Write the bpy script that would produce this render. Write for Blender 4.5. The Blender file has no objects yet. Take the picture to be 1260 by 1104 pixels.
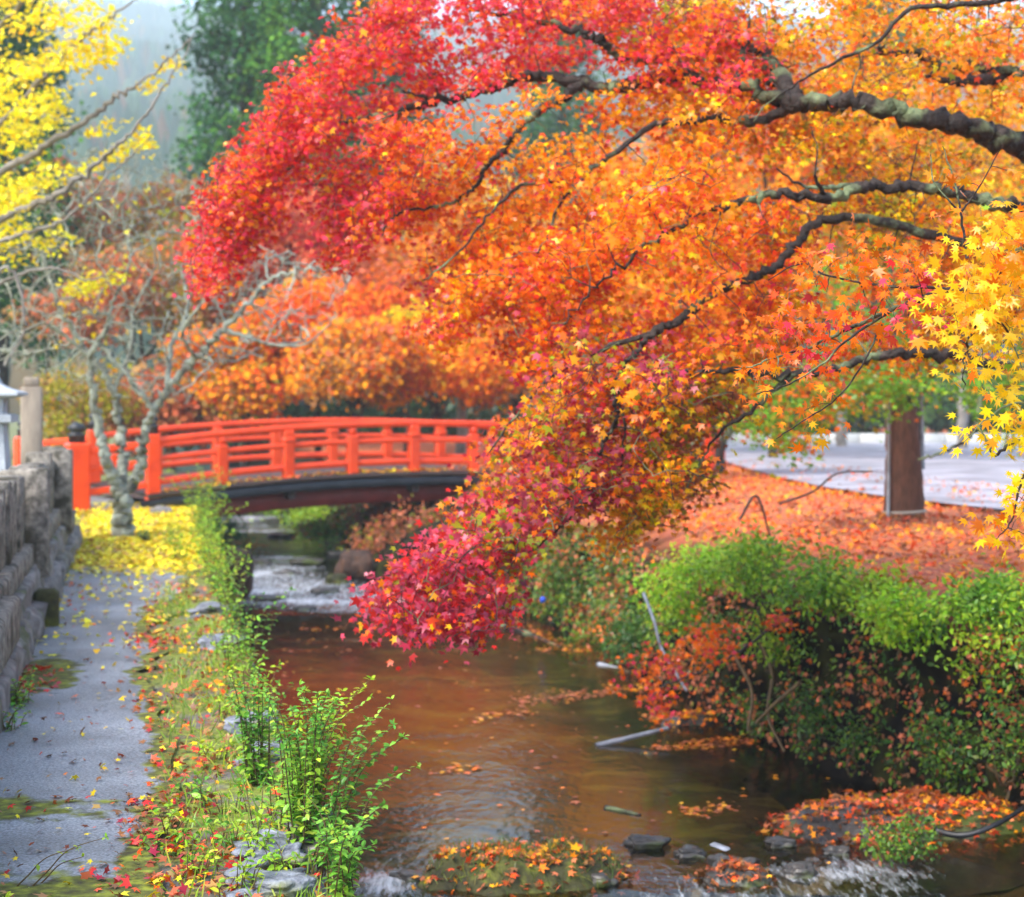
import bpy, bmesh, math
import numpy as np
from mathutils import Vector, noise as mnoise

# ------------------------------------------------------------------ camera, world, sun, exposure
SC = bpy.context.scene
COL = SC.collection
FPX, CX, HY, EYE = 2100.0, 630.0, 488.0, 1.7      # focal length in photo pixels, centre, horizon row, eye height

cam_data = bpy.data.cameras.new("camera")
cam_data.sensor_width = 36.0
cam_data.lens = 60.0
cam_data.shift_y = -(552.0 - HY) / 1260.0
cam_data.clip_end = 3000.0
cam_data.dof.use_dof = True
cam_data.dof.focus_distance = 6.0
cam_data.dof.aperture_fstop = 3.2
cam = bpy.data.objects.new("camera", cam_data)
cam.location = (0, 0, EYE)
cam.rotation_euler = (math.radians(90), 0, 0)
COL.objects.link(cam)
SC.camera = cam

SUN_EL, SUN_AZ = math.radians(50), math.radians(232)
world = bpy.data.worlds.new("World")
SC.world = world
world.use_nodes = True
wn = world.node_tree
bg = wn.nodes["Background"]
sky = wn.nodes.new("ShaderNodeTexSky")
sky.sky_type = 'NISHITA'
sky.sun_disc = False
sky.sun_elevation = SUN_EL
sky.sun_rotation = SUN_AZ
sky.air_density = 1.0
sky.dust_density = 2.0
sky.ozone_density = 1.0
wn.links.new(sky.outputs[0], bg.inputs[0])
bg.inputs[1].default_value = 0.15

sun_data = bpy.data.lights.new("sun", 'SUN')
sun_data.energy = 1.5
sun_data.angle = math.radians(28)
sun_data.color = (1.0, 0.96, 0.9)
sun = bpy.data.objects.new("sun", sun_data)
sd = Vector((math.sin(SUN_AZ) * math.cos(SUN_EL), math.cos(SUN_AZ) * math.cos(SUN_EL), math.sin(SUN_EL)))
sun.rotation_euler = (-sd).to_track_quat('-Z', 'Y').to_euler()
sun.location = (-10, -10, 30)
COL.objects.link(sun)

SC.view_settings.view_transform = 'Standard'
SC.view_settings.look = 'None'
SC.view_settings.exposure = 1.8
SC.view_settings.gamma = 1.0
SC.render.engine = 'CYCLES'
SC.cycles.use_denoising = True
SC.cycles.max_bounces = 7
SC.cycles.diffuse_bounces = 3
SC.cycles.glossy_bounces = 3
SC.cycles.transmission_bounces = 4
SC.cycles.transparent_max_bounces = 8
SC.cycles.volume_bounces = 2
SC.cycles.sample_clamp_indirect = 6.0

R = np.random.default_rng(7)

# ------------------------------------------------------------------ helpers
def P(px, py, Y):
    return np.array([(px - CX) * Y / FPX, Y, EYE + (HY - py) * Y / FPX])

def strip_x(c, Y):            # the footpath, wall and left bank run along this slanted direction
    return c - 0.214 * Y

def tag(o, label=None, cat=None, group=None, kind=None):
    if label: o["label"] = label
    if cat: o["category"] = cat
    if group: o["group"] = group
    if kind: o["kind"] = kind
    return o

def thing(name, loc, label, cat, group=None):
    o = bpy.data.objects.new(name, None)
    o.location = [float(v) for v in loc]
    o.empty_display_size = 0.2
    COL.objects.link(o)
    return tag(o, label, cat, group)

def obj_from(name, V, faces, mat, parent=None, origin=None, tint=None, smooth=True, attr=None):
    """V (n,3) world coords; faces = list of (m,k) int arrays. Mesh is stored relative to its parent / origin."""
    V = np.asarray(V, float)
    if parent is not None:
        p, org = parent, np.zeros(3)
        while p is not None:
            org = org + np.array(p.location); p = p.parent
        loc = (0, 0, 0)
    else:
        org = np.array(origin if origin is not None else (0, 0, 0), float)
        loc = tuple(org)
    me = bpy.data.meshes.new(name)
    faces = [np.asarray(f, int) for f in faces if len(f)]
    li = np.concatenate([f.ravel() for f in faces])
    lt = np.concatenate([np.full(len(f), f.shape[1]) for f in faces])
    ls = np.concatenate([[0], np.cumsum(lt)[:-1]])
    me.vertices.add(len(V)); me.vertices.foreach_set("co", (V - org).astype(np.float32).ravel())
    me.loops.add(len(li)); me.loops.foreach_set("vertex_index", li.astype(np.int32))
    me.polygons.add(len(lt))
    me.polygons.foreach_set("loop_start", ls.astype(np.int32))
    me.polygons.foreach_set("loop_total", lt.astype(np.int32))
    me.polygons.foreach_set("use_smooth", np.full(len(lt), smooth))
    if tint is not None:
        a = me.attributes.new("tint", 'FLOAT_COLOR', 'POINT')
        a.data.foreach_set("color", np.c_[tint, np.ones(len(tint))].astype(np.float32).ravel())
    if attr is not None:
        for k, v in attr.items():
            a = me.attributes.new(k, 'FLOAT', 'POINT'); a.data.foreach_set("value", np.asarray(v, np.float32))
    me.update(calc_edges=True); me.validate()
    if mat is not None: me.materials.append(mat)
    o = bpy.data.objects.new(name, me)
    o.location = loc
    COL.objects.link(o)
    if parent is not None: o.parent = parent
    return o

class Geo:
    def __init__(s): s.V, s.F, s.T, s.n = [], [], [], 0
    def add(s, V, F, t=None):
        V = np.asarray(V, float)
        for f in (F if isinstance(F, list) else [F]): s.F.append(np.asarray(f, int) + s.n)
        s.V.append(V); s.n += len(V)
        if t is not None: s.T.append(np.broadcast_to(np.asarray(t, float), (len(V), 3)))
        return s
    def build(s, name, mat, parent=None, origin=None, smooth=True):
        by = {}
        for f in s.F: by.setdefault(f.shape[1], []).append(f)
        return obj_from(name, np.concatenate(s.V), [np.concatenate(v) for v in by.values()], mat, parent, origin,
                        np.concatenate(s.T) if s.T else None, smooth)

def catmull(pts, per=6):
    pts = np.asarray(pts, float)
    if len(pts) < 3: return np.array([pts[0] + (pts[-1] - pts[0]) * t for t in np.linspace(0, 1, per + 1)])
    p = np.vstack([2 * pts[0] - pts[1], pts, 2 * pts[-1] - pts[-2]])
    out = []
    for i in range(1, len(p) - 2):
        for t in np.linspace(0, 1, per, endpoint=False):
            a, b, c, d = p[i - 1], p[i], p[i + 1], p[i + 2]
            out.append(.5 * (2 * b + (c - a) * t + (2 * a - 5 * b + 4 * c - d) * t ** 2 + (3 * b - a - 3 * c + d) * t ** 3))
    out.append(pts[-1])
    return np.array(out)

def tube(geo, pts, rad, sides=6, t=None, lump=0.0, cap=True):
    pts = np.asarray(pts, float); n = len(pts)
    rad = np.broadcast_to(np.asarray(rad, float), (n,)) if np.ndim(rad) else np.full(n, float(rad))
    d = np.gradient(pts, axis=0); d /= np.linalg.norm(d, axis=1)[:, None] + 1e-9
    up = np.array([0, 0, 1.0]) if abs(d[0][2]) < .9 else np.array([1.0, 0, 0])
    a = np.cross(d, up); a /= np.linalg.norm(a, axis=1)[:, None] + 1e-9
    b = np.cross(d, a)
    th = np.arange(sides) * 2 * np.pi / sides
    rr = rad[:, None] * (1 + (R.normal(0, lump, (n, sides)) if lump else 0))
    V = pts[:, None] + rr[..., None] * (np.cos(th)[None, :, None] * a[:, None] + np.sin(th)[None, :, None] * b[:, None])
    i = np.arange(n - 1)[:, None] * sides + np.arange(sides)[None]
    j = np.arange(n - 1)[:, None] * sides + (np.arange(sides)[None] + 1) % sides
    F = [np.stack([i, j, j + sides, i + sides], -1).reshape(-1, 4)]
    if cap and sides > 3: F += [np.arange(sides)[None], ((n - 1) * sides + np.arange(sides))[::-1][None]]
    geo.add(V.reshape(-1, 3), F, t)

def boxgeo(geo, c, half, ax=None, t=None, bev=0.0):
    """box with chamfered edges; ax = 3x3 rows of axes"""
    bm = bmesh.new(); bmesh.ops.create_cube(bm, size=2)
    for v in bm.verts: v.co = Vector((v.co.x * half[0], v.co.y * half[1], v.co.z * half[2]))
    if bev: bmesh.ops.bevel(bm, geom=list(bm.edges), offset=bev, segments=1, affect='EDGES')
    bm.verts.index_update()
    V = np.array([v.co[:] for v in bm.verts]); by = {}
    for f in bm.faces: by.setdefault(len(f.verts), []).append([v.index for v in f.verts])
    bm.free()
    if ax is not None: V = V @ np.asarray(ax)
    geo.add(V + np.asarray(c), [np.array(v) for v in by.values()], t)

def lathe(geo, base, prof, sides=16, t=None):
    th = np.arange(sides) * 2 * np.pi / sides
    V = np.array([[base[0] + r * math.cos(a), base[1] + r * math.sin(a), base[2] + z] for r, z in prof for a in th])
    n = len(prof)
    i = np.arange(n - 1)[:, None] * sides + np.arange(sides)[None]
    j = np.arange(n - 1)[:, None] * sides + (np.arange(sides)[None] + 1) % sides
    geo.add(V, [np.stack([i, j, j + sides, i + sides], -1).reshape(-1, 4), ((n - 1) * sides + np.arange(sides))[None], np.arange(sides)[::-1][None]], t)

def rockgeo(geo, c, size, seed, sub=3, rough=.35, t=None, rot=0, sq=.75):
    bm = bmesh.new(); bmesh.ops.create_icosphere(bm, subdivisions=sub, radius=1)
    V = []
    for v in bm.verts:
        p = v.co.copy(); q = p * 1.3 + Vector((seed * 3.1, seed * 1.7, seed))
        k = 1 + rough * mnoise.noise(q) + rough * .4 * mnoise.noise(q * 2.7)
        p = Vector([math.copysign(abs(a_) ** sq, a_) for a_ in p]) * k
        V.append(p[:])
    bm.verts.index_update()
    F = np.array([[v.index for v in f.verts] for f in bm.faces]); bm.free()
    V = np.array(V) * np.asarray(size)
    ca, sa = math.cos(rot), math.sin(rot)
    V = V @ np.array([[ca, sa, 0], [-sa, ca, 0], [0, 0, 1]])
    geo.add(V + np.asarray(c), F, t)

def nz(p, s=1.0, o=0.0):
    return mnoise.noise(Vector((p[0] * s + o, p[1] * s + o * .7, (p[2] if len(p) > 2 else 0) * s - o)))

def in_poly(pts, poly):
    x, y = pts[:, 0], pts[:, 1]; ins = np.zeros(len(pts), bool); n = len(poly)
    for i in range(n):
        x1, y1 = poly[i]; x2, y2 = poly[(i + 1) % n]
        c = ((y1 > y) != (y2 > y)) & (x < (x2 - x1) * (y - y1) / ((y2 - y1) or 1e-9) + x1)
        ins ^= c
    return ins

def norm(a): return a / (np.linalg.norm(a, axis=-1, keepdims=True) + 1e-9)

# ---- leaf templates: (u along the tip, v across, w out of plane)
def star(angs_len, curl=.18):
    pts = [(0, 0, 0)]
    for a, l in angs_len:
        a = math.radians(a); pts.append((l * math.cos(a), l * math.sin(a), -curl * l * l))
    n = len(pts) - 1
    F = np.array([[0, 1 + i, 1 + (i + 1) % n] for i in range(n)])
    return np.array(pts), F
_h7 = [(0, 1), (18, .4), (40, .92), (58, .36), (80, .72), (98, .26), (128, .42), (150, .13)]
MAPLE7 = star(_h7 + [(180, .1)] + [(-a, l) for a, l in _h7[:0:-1]])
_h5 = [(0, 1), (26, .42), (52, .85), (80, .36), (108, .55), (145, .16)]
MAPLE5 = star(_h5 + [(-a, l) for a, l in _h5[:0:-1]])
OVAL = (np.array([(0, 0, 0), (.33, .24, .06), (.68, .2, .03), (1, 0, -.14), (.68, -.2, .03), (.33, -.24, .06), (.4, 0, -.02), (.7, 0, -.05)]),
        np.array([[0, 6, 1], [1, 6, 7], [1, 7, 2], [2, 7, 3], [0, 5, 6], [5, 7, 6], [5, 4, 7], [4, 3, 7]]))
FAN = (np.array([(0, 0, 0), (.75, .62, .05), (.98, .32, -.03), (.9, 0, .04), (.98, -.32, -.03), (.75, -.62, .05)]), np.array([[0, 2, 1], [0, 3, 2], [0, 4, 3], [0, 5, 4]]))
CLUMP = (np.array([(0, 0, 0), (.5, .45, .12), (1, .15, -.1), (.8, -.35, .08), (.3, -.5, -.05)]), np.array([[0, 1, 2], [0, 2, 3], [0, 3, 4]]))
BLADE = (np.array([(0, .03, 0), (0, -.03, 0), (.55, .028, .06), (.55, -.028, .06), (1, 0, -.1)]), np.array([[0, 1, 3], [0, 3, 2], [2, 3, 4]]))

def leaf_batch(C, S, N, T, tint, tpl):
    pts, F = tpl
    N = norm(N); T = norm(T - (T * N).sum(1, keepdims=True) * N); B = np.cross(N, T)
    S = np.asarray(S)[:, None, None]
    V = C[:, None] + S * (pts[None, :, 0:1] * T[:, None] + pts[None, :, 1:2] * B[:, None] + pts[None, :, 2:3] * N[:, None])
    k = len(pts); n = len(C)
    FF = (np.arange(n)[:, None, None] * k + F[None]).reshape(-1, F.shape[1])
    TT = np.repeat(tint, k, axis=0)
    return V.reshape(-1, 3), FF, TT

# ------------------------------------------------------------------ colours (linear albedo)
RED, PINK, CRIM, RORG = (.62, .025, .02), (.66, .045, .085), (.36, .015, .035), (.74, .08, .012)
ORNG, AMB, YEL, OLV = (.80, .165, .004), (.84, .33, .005), (.88, .58, .006), (.30, .27, .012)
GRN, DGRN, LIME, BRN, RUST = (.13, .30, .02), (.035, .11, .02), (.26, .48, .03), (.24, .09, .03), (.40, .10, .03)
MAUVE, SALM, TAN = (.45, .06, .10), (.66, .17, .07), (.42, .22, .06)

def pick(pal, n, jit=.16, bias=None):
    cols = np.array([c for c, _ in pal]); w = np.array([x for _, x in pal], float); w /= w.sum()
    i = R.choice(len(cols), n, p=w)
    return np.clip(cols[i] * np.exp(R.normal(0, jit, (n, 1))) * np.exp(R.normal(0, jit * .5, (n, 3))), 0, .95)

def patch_tint(C, pal, scale, per_leaf=.3, seed=0.0, jit=.15):
    """neighbouring clusters share a hue of the palette (ordered), leaves stray from it"""
    cols = np.array([c for c, _ in pal]); w = np.cumsum([x for _, x in pal]); w = w / w[-1]
    v = np.array([.5 + .62 * nz(c, scale, seed) + .3 * nz(c, scale * 2.6, seed + 9) for c in C])
    v = np.clip(v + R.normal(0, per_leaf * .5, len(C)), 0, .999)
    i = np.searchsorted(w, v)
    return np.clip(cols[i] * np.exp(R.normal(0, jit, (len(C), 1))) * np.exp(R.normal(0, jit * .4, (len(C), 3))), 0, .95)

# ------------------------------------------------------------------ materials
def new_mat(name):
    m = bpy.data.materials.new(name); m.use_nodes = True
    nt = m.node_tree; nt.nodes.clear()
    out = nt.nodes.new("ShaderNodeOutputMaterial")
    def N(t, **kw):
        n = nt.nodes.new(t)
        for k, v in kw.items(): setattr(n, k, v)
        return n
    return m, nt, out, N

def ramp(N, stops, interp='LINEAR'):
    r = N("ShaderNodeValToRGB"); r.color_ramp.interpolation = interp
    e = r.color_ramp.elements
    while len(e) < len(stops): e.new(.5)
    for el, (p, c) in zip(e, stops): el.position = p; el.color = (*c, 1) if len(c) == 3 else c
    return r

def leaf_mat(name, rough=.2, trans=.45, spec=.24):
    m, nt, out, N = new_mat(name); L = nt.links.new
    a = N("ShaderNodeAttribute", attribute_name="tint")
    p = N("ShaderNodeBsdfPrincipled"); p.inputs["Roughness"].default_value = rough
    p.inputs["Specular IOR Level"].default_value = spec
    tr = N("ShaderNodeBsdfTranslucent"); mx = N("ShaderNodeMixShader"); mx.inputs[0].default_value = trans
    L(a.outputs["Color"], p.inputs["Base Color"]); L(a.outputs["Color"], tr.inputs["Color"])
    L(p.outputs[0], mx.inputs[1]); L(tr.outputs[0], mx.inputs[2]); L(mx.outputs[0], out.inputs[0])
    return m

def noisy(name, stops, scale=8, detail=6, rough=.7, bump=.3, stretch=(1, 1, 1), spec=.4, coord="Object", second=None, bscale=None, bdist=.02):
    m, nt, out, N = new_mat(name); L = nt.links.new
    tc = N("ShaderNodeTexCoord"); mp = N("ShaderNodeMapping"); mp.inputs["Scale"].default_value = stretch
    L(tc.outputs[coord], mp.inputs[0])
    nx = N("ShaderNodeTexNoise"); nx.inputs["Scale"].default_value = scale; nx.inputs["Detail"].default_value = detail; nx.inputs["Roughness"].default_value = .65
    L(mp.outputs[0], nx.inputs["Vector"])
    r = ramp(N, stops); L(nx.outputs["Fac"], r.inputs[0])
    p = N("ShaderNodeBsdfPrincipled"); p.inputs["Roughness"].default_value = rough; p.inputs["Specular IOR Level"].default_value = spec
    col = r.outputs[0]
    if second:   # (scale, lo, hi, colour): patches of another colour (moss, lichen)
        n2 = N("ShaderNodeTexNoise"); n2.inputs["Scale"].default_value = second[0]; n2.inputs["Detail"].default_value = 5
        L(mp.outputs[0], n2.inputs["Vector"])
        r2 = ramp(N, [(second[1], (0, 0, 0)), (second[2], (1, 1, 1))]); L(n2.outputs["Fac"], r2.inputs[0])
        mix = N("ShaderNodeMix", data_type='RGBA'); L(r2.outputs[0], mix.inputs[0]); L(col, mix.inputs[6]); mix.inputs[7].default_value = (*second[3], 1)
        col = mix.outputs[2]
    L(col, p.inputs["Base Color"])
    if bump:
        nb = N("ShaderNodeTexNoise"); nb.inputs["Scale"].default_value = bscale or scale * 2.5; nb.inputs["Detail"].default_value = 6
        L(mp.outputs[0], nb.inputs["Vector"])
        b = N("ShaderNodeBump"); b.inputs["Strength"].default_value = bump; b.inputs["Distance"].default_value = bdist
        L(nb.outputs["Fac"], b.inputs["Height"]); L(b.outputs[0], p.inputs["Normal"])
    L(p.outputs[0], out.inputs[0])
    return m

M_LEAF = leaf_mat("wet_leaf")
M_BGLEAF = leaf_mat("far_leaf", .6, .35, .12)
M_HERB = leaf_mat("herb_leaf", .3, .38, .3)
M_LITTER = leaf_mat("fallen_leaf", .35, .12, .3)
M_CEDAR = leaf_mat("cedar_leaf", .7, .15, .2)
M_BARK = noisy("wet_bark", [(.3, (.012, .009, .008)), (.6, (.04, .028, .022)), (.8, (.10, .075, .06))], 14, bump=1.0, bscale=30, bdist=.03, stretch=(1, 1, 1), rough=.6, spec=.2, second=(3.4, .53, .62, (.15, .185, .09)))
M_TWIG = noisy("twig_bark", [(.3, (.012, .008, .007)), (.7, (.05, .032, .028))], 14, bump=0, rough=.45)
M_LICHEN = noisy("lichen_bark", [(.25, (.055, .047, .037)), (.40, (.19, .185, .15)), (.55, (.36, .385, .30)), (.8, (.48, .51, .42))], 7, bump=.6, rough=.85)
M_GREYBARK = noisy("grey_bark", [(.3, (.10, .085, .07)), (.7, (.30, .27, .23))], 6, bump=.5, rough=.85)
M_PALEBARK = noisy("pale_bark", [(.3, (.16, .15, .13)), (.7, (.40, .38, .34))], 3, bump=.4, rough=.85)
M_STEM = noisy("plant_stem", [(.3, (.06, .035, .015)), (.7, (.14, .09, .03))], 20, bump=0, rough=.6)
M_STONE = noisy("fence_granite", [(.30, (.035, .031, .027)), (.47, (.16, .145, .12)), (.7, (.36, .325, .27))], 16, 8, .85, .5, second=(5.0, .52, .62, (.05, .045, .03)), bscale=40, bdist=.008)
M_WALLSTONE = noisy("rough_wall_stone", [(.25, (.04, .037, .035)), (.5, (.16, .15, .14)), (.75, (.34, .32, .30))], 6, 8, .85, .7, second=(2.4, .55, .66, (.07, .085, .025)), bscale=14, bdist=.03)
M_LANTERN = noisy("lantern_stone", [(.3, (.28, .31, .34)), (.7, (.46, .50, .54))], 7, 6, .8, .25)
M_PILLAR = noisy("tan_pillar_stone", [(.25, (.13, .10, .075)), (.6, (.30, .25, .19))], 5, 6, .85, .3, stretch=(1, 1, .3))
M_MOSS = noisy("mossy_stone", [(.3, (.02, .018, .012)), (.52, (.05, .05, .015)), (.72, (.16, .18, .02))], 7, 6, .95, .6)
M_ROCK = noisy("wet_rock", [(.3, (.02, .018, .016)), (.7, (.10, .09, .08))], 5, 6, .35, .6, second=(2.5, .52, .62, (.07, .09, .02)))
M_BROWNROCK = noisy("brown_rock", [(.3, (.015, .01, .008)), (.6, (.07, .03, .015)), (.8, (.16, .07, .02))], 8, 6, .8, .8, stretch=(1, 1, .4))
M_SLATE = noisy("blue_grey_flagstone", [(.3, (.05, .055, .065)), (.5, (.16, .17, .20)), (.72, (.34, .37, .43))], 11, 9, .5, .9, second=(2.6, .56, .66, (.12, .13, .02)))
M_VERM = noisy("vermilion_paint", [(.3, (.62, .040, .006)), (.5, (.80, .062, .009)), (.7, (.86, .075, .012))], 2.2, 7, .26, .12, spec=.4)
M_DARKRED = noisy("dark_red_paint", [(.3, (.13, .012, .008)), (.7, (.22, .02, .012))], 3, 4, .5, .1)
M_BLACK = noisy("black_metal", [(.3, (.010, .012, .016)), (.7, (.03, .034, .042))], 4, 4, .45, .1)
M_DECK = noisy("deck_timber", [(.3, (.03, .018, .014)), (.7, (.08, .045, .035))], 6, 5, .6, .2)
M_WRAP = noisy("brown_trunk_wrap", [(.3, (.055, .024, .015)), (.7, (.14, .06, .038))], 30, 4, .9, .6, stretch=(1, 1, .25))
M_GREYPOLE = noisy("grey_pole", [(.3, (.16, .17, .19)), (.7, (.30, .31, .34))], 8, 4, .7, .2)
M_ROPE = noisy("pale_rope", [(.3, (.25, .21, .17)), (.7, (.42, .38, .33))], 30, 4, .9, .4)
M_HOSE = noisy("black_hose", [(.3, (.008, .008, .009)), (.7, (.02, .02, .022))], 10, 3, .4, .1)
M_WOODGREY = noisy("wet_grey_driftwood", [(.3, (.10, .11, .13)), (.7, (.34, .36, .42))], 8, 6, .4, .4)
M_KERB = noisy("pale_kerb", [(.3, (.36, .38, .36)), (.7, (.52, .54, .52))], 4, 5, .7, .1)
M_CONC = noisy("grey_render", [(.3, (.22, .22, .22)), (.7, (.36, .36, .36))], 2, 5, .8, .1)
M_ROOF = noisy("dark_roof", [(.3, (.03, .03, .035)), (.7, (.07, .07, .08))], 6, 4, .6, .3)
M_CAR = noisy("blue_grey_paint", [(.3, (.05, .09, .11)), (.7, (.08, .13, .15))], 1, 2, .25, 0)
M_GLASS = noisy("dark_glass", [(.3, (.015, .02, .022)), (.7, (.03, .035, .04))], 1, 2, .1, 0)
M_BLUE = noisy("blue_plastic", [(.3, (.01, .05, .55)), (.7, (.02, .08, .7))], 2, 2, .3, 0)
M_HILL = noisy("hill_forest_floor", [(.3, (.02, .045, .02)), (.7, (.05, .085, .035))], .06, 6, .95, .5, bdist=1.0)

# asphalt: wet, blue grey, aggregate, moss in patches
def asphalt(name, base_lo, base_hi, moss=True, litter=None, rough=.42):
    m, nt, out, N = new_mat(name); L = nt.links.new
    tc = N("ShaderNodeTexCoord")
    n1 = N("ShaderNodeTexNoise"); n1.inputs["Scale"].default_value = 85; n1.inputs["Detail"].default_value = 6
    n2 = N("ShaderNodeTexNoise"); n2.inputs["Scale"].default_value = 1.3; n2.inputs["Detail"].default_value = 6
    L(tc.outputs["Object"], n1.inputs["Vector"]); L(tc.outputs["Object"], n2.inputs["Vector"])
    r1 = ramp(N, [(.3, base_lo), (.75, base_hi)]); L(n1.outputs["Fac"], r1.inputs[0])
    r2 = ramp(N, [(.35, (.5, .5, .5)), (.65, (1.1, 1.1, 1.1))]); L(n2.outputs["Fac"], r2.inputs[0])
    mul = N("ShaderNodeMix", data_type='RGBA', blend_type='MULTIPLY'); mul.inputs[0].default_value = 1
    L(r1.outputs[0], mul.inputs[6]); L(r2.outputs[0], mul.inputs[7])
    col = mul.outputs[2]
    p = N("ShaderNodeBsdfPrincipled")
    if moss:
        at = N("ShaderNodeAttribute", attribute_name="moss")
        n3 = N("ShaderNodeTexNoise"); n3.inputs["Scale"].default_value = 6; n3.inputs["Detail"].default_value = 7
        L(tc.outputs["Object"], n3.inputs["Vector"])
        ad = N("ShaderNodeMath", operation='ADD'); L(at.outputs["Fac"], ad.inputs[0]); L(n3.outputs["Fac"], ad.inputs[1])
        r3 = ramp(N, [(.86, (0, 0, 0)), (1.0, (1, 1, 1))]); L(ad.outputs[0], r3.inputs[0])
        r4 = ramp(N, [(.3, (.035, .03, .01)), (.5, (.10, .11, .012)), (.7, (.24, .27, .02))])
        n5 = N("ShaderNodeTexNoise"); n5.inputs["Scale"].default_value = 17; n5.inputs["Detail"].default_value = 5
        L(tc.outputs["Object"], n5.inputs["Vector"]); L(n5.outputs["Fac"], r4.inputs[0])
        mx = N("ShaderNodeMix", data_type='RGBA'); L(r3.outputs[0], mx.inputs[0]); L(col, mx.inputs[6]); L(r4.outputs[0], mx.inputs[7])
        col = mx.outputs[2]
        rr = N("ShaderNodeMapRange"); rr.inputs[3].default_value = rough; rr.inputs[4].default_value = .95
        L(r3.outputs[0], rr.inputs[0]); L(rr.outputs[0], p.inputs["Roughness"])
    else: p.inputs["Roughness"].default_value = rough
    L(col, p.inputs["Base Color"])
    b = N("ShaderNodeBump"); b.inputs["Strength"].default_value = .5; b.inputs["Distance"].default_value = .006
    L(n1.outputs["Fac"], b.inputs["Height"]); L(b.outputs[0], p.inputs["Normal"])
    L(p.outputs[0], out.inputs[0])
    return m
M_PATH = asphalt("wet_path_asphalt", (.07, .08, .095), (.40, .44, .50))
M_ROAD = asphalt("pale_road_asphalt", (.30, .29, .33), (.46, .45, .50), moss=False, rough=.5)

def soil_mat(name, cells, soil, green, gscale=1.6, glo=.48, ghi=.6, vs=22):
    """ground under loose leaves: voronoi flakes of leaf colours over soil, with mossy patches"""
    m, nt, out, N = new_mat(name); L = nt.links.new
    tc = N("ShaderNodeTexCoord")
    v = N("ShaderNodeTexVoronoi"); v.inputs["Scale"].default_value = vs; v.inputs["Randomness"].default_value = 1
    L(tc.outputs["Object"], v.inputs["Vector"])
    sep = N("ShaderNodeSeparateColor"); L(v.outputs["Color"], sep.inputs[0])
    r = ramp(N, [(i / len(cells), c) for i, c in enumerate(cells)], 'CONSTANT'); L(sep.outputs[0], r.inputs[0])
    n0 = N("ShaderNodeTexNoise"); n0.inputs["Scale"].default_value = 5; n0.inputs["Detail"].default_value = 7; L(tc.outputs["Object"], n0.inputs["Vector"])
    r0 = ramp(N, soil[:2]); L(n0.outputs["Fac"], r0.inputs[0])
    rs = ramp(N, [(soil[2], (0, 0, 0)), (soil[2] + .1, (1, 1, 1))]); L(n0.outputs["Fac"], rs.inputs[0])
    mx = N("ShaderNodeMix", data_type='RGBA'); L(rs.outputs[0], mx.inputs[0]); L(r.outputs[0], mx.inputs[6]); L(r0.outputs[0], mx.inputs[7])
    ng = N("ShaderNodeTexNoise"); ng.inputs["Scale"].default_value = gscale; ng.inputs["Detail"].default_value = 7; L(tc.outputs["Object"], ng.inputs["Vector"])
    rg = ramp(N, [(glo, (0, 0, 0)), (ghi, (1, 1, 1))]); L(ng.outputs["Fac"], rg.inputs[0])
    n5 = N("ShaderNodeTexNoise"); n5.inputs["Scale"].default_value = 26; n5.inputs["Detail"].default_value = 4; L(tc.outputs["Object"], n5.inputs["Vector"])
    r5 = ramp(N, [(.32, tuple(c * .45 for c in green)), (.7, tuple(c * 1.5 for c in green))]); L(n5.outputs["Fac"], r5.inputs[0])
    m2 = N("ShaderNodeMix", data_type='RGBA'); L(rg.outputs[0], m2.inputs[0]); L(mx.outputs[2], m2.inputs[6]); L(r5.outputs[0], m2.inputs[7])
    p = N("ShaderNodeBsdfPrincipled"); p.inputs["Roughness"].default_value = .75
    L(m2.outputs[2], p.inputs["Base Color"])
    b = N("ShaderNodeBump"); b.inputs["Strength"].default_value = .7; b.inputs["Distance"].default_value = .02
    L(n5.outputs["Fac"], b.inputs["Height"]); L(b.outputs[0], p.inputs["Normal"]); L(p.outputs[0], out.inputs[0])
    return m
M_VERGE = soil_mat("mossy_verge", [(.16, .05, .03), (.10, .055, .035), (.22, .10, .05), (.2, .15, .11), (.22, .2, .04)], [(.3, (.03, .024, .017)), (.7, (.17, .15, .13)), .42], (.16, .19, .02), 2.4, .42, .54, 30)
M_BANKTOP = soil_mat("leaf_strewn_bank", [(.55, .13, .03), (.38, .075, .03), (.66, .20, .03), (.44, .11, .05), (.26, .07, .03)], [(.3, (.05, .025, .015)), (.7, (.30, .08, .03)), .6], (.16, .17, .03), .5, .66, .76, 17)

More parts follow.
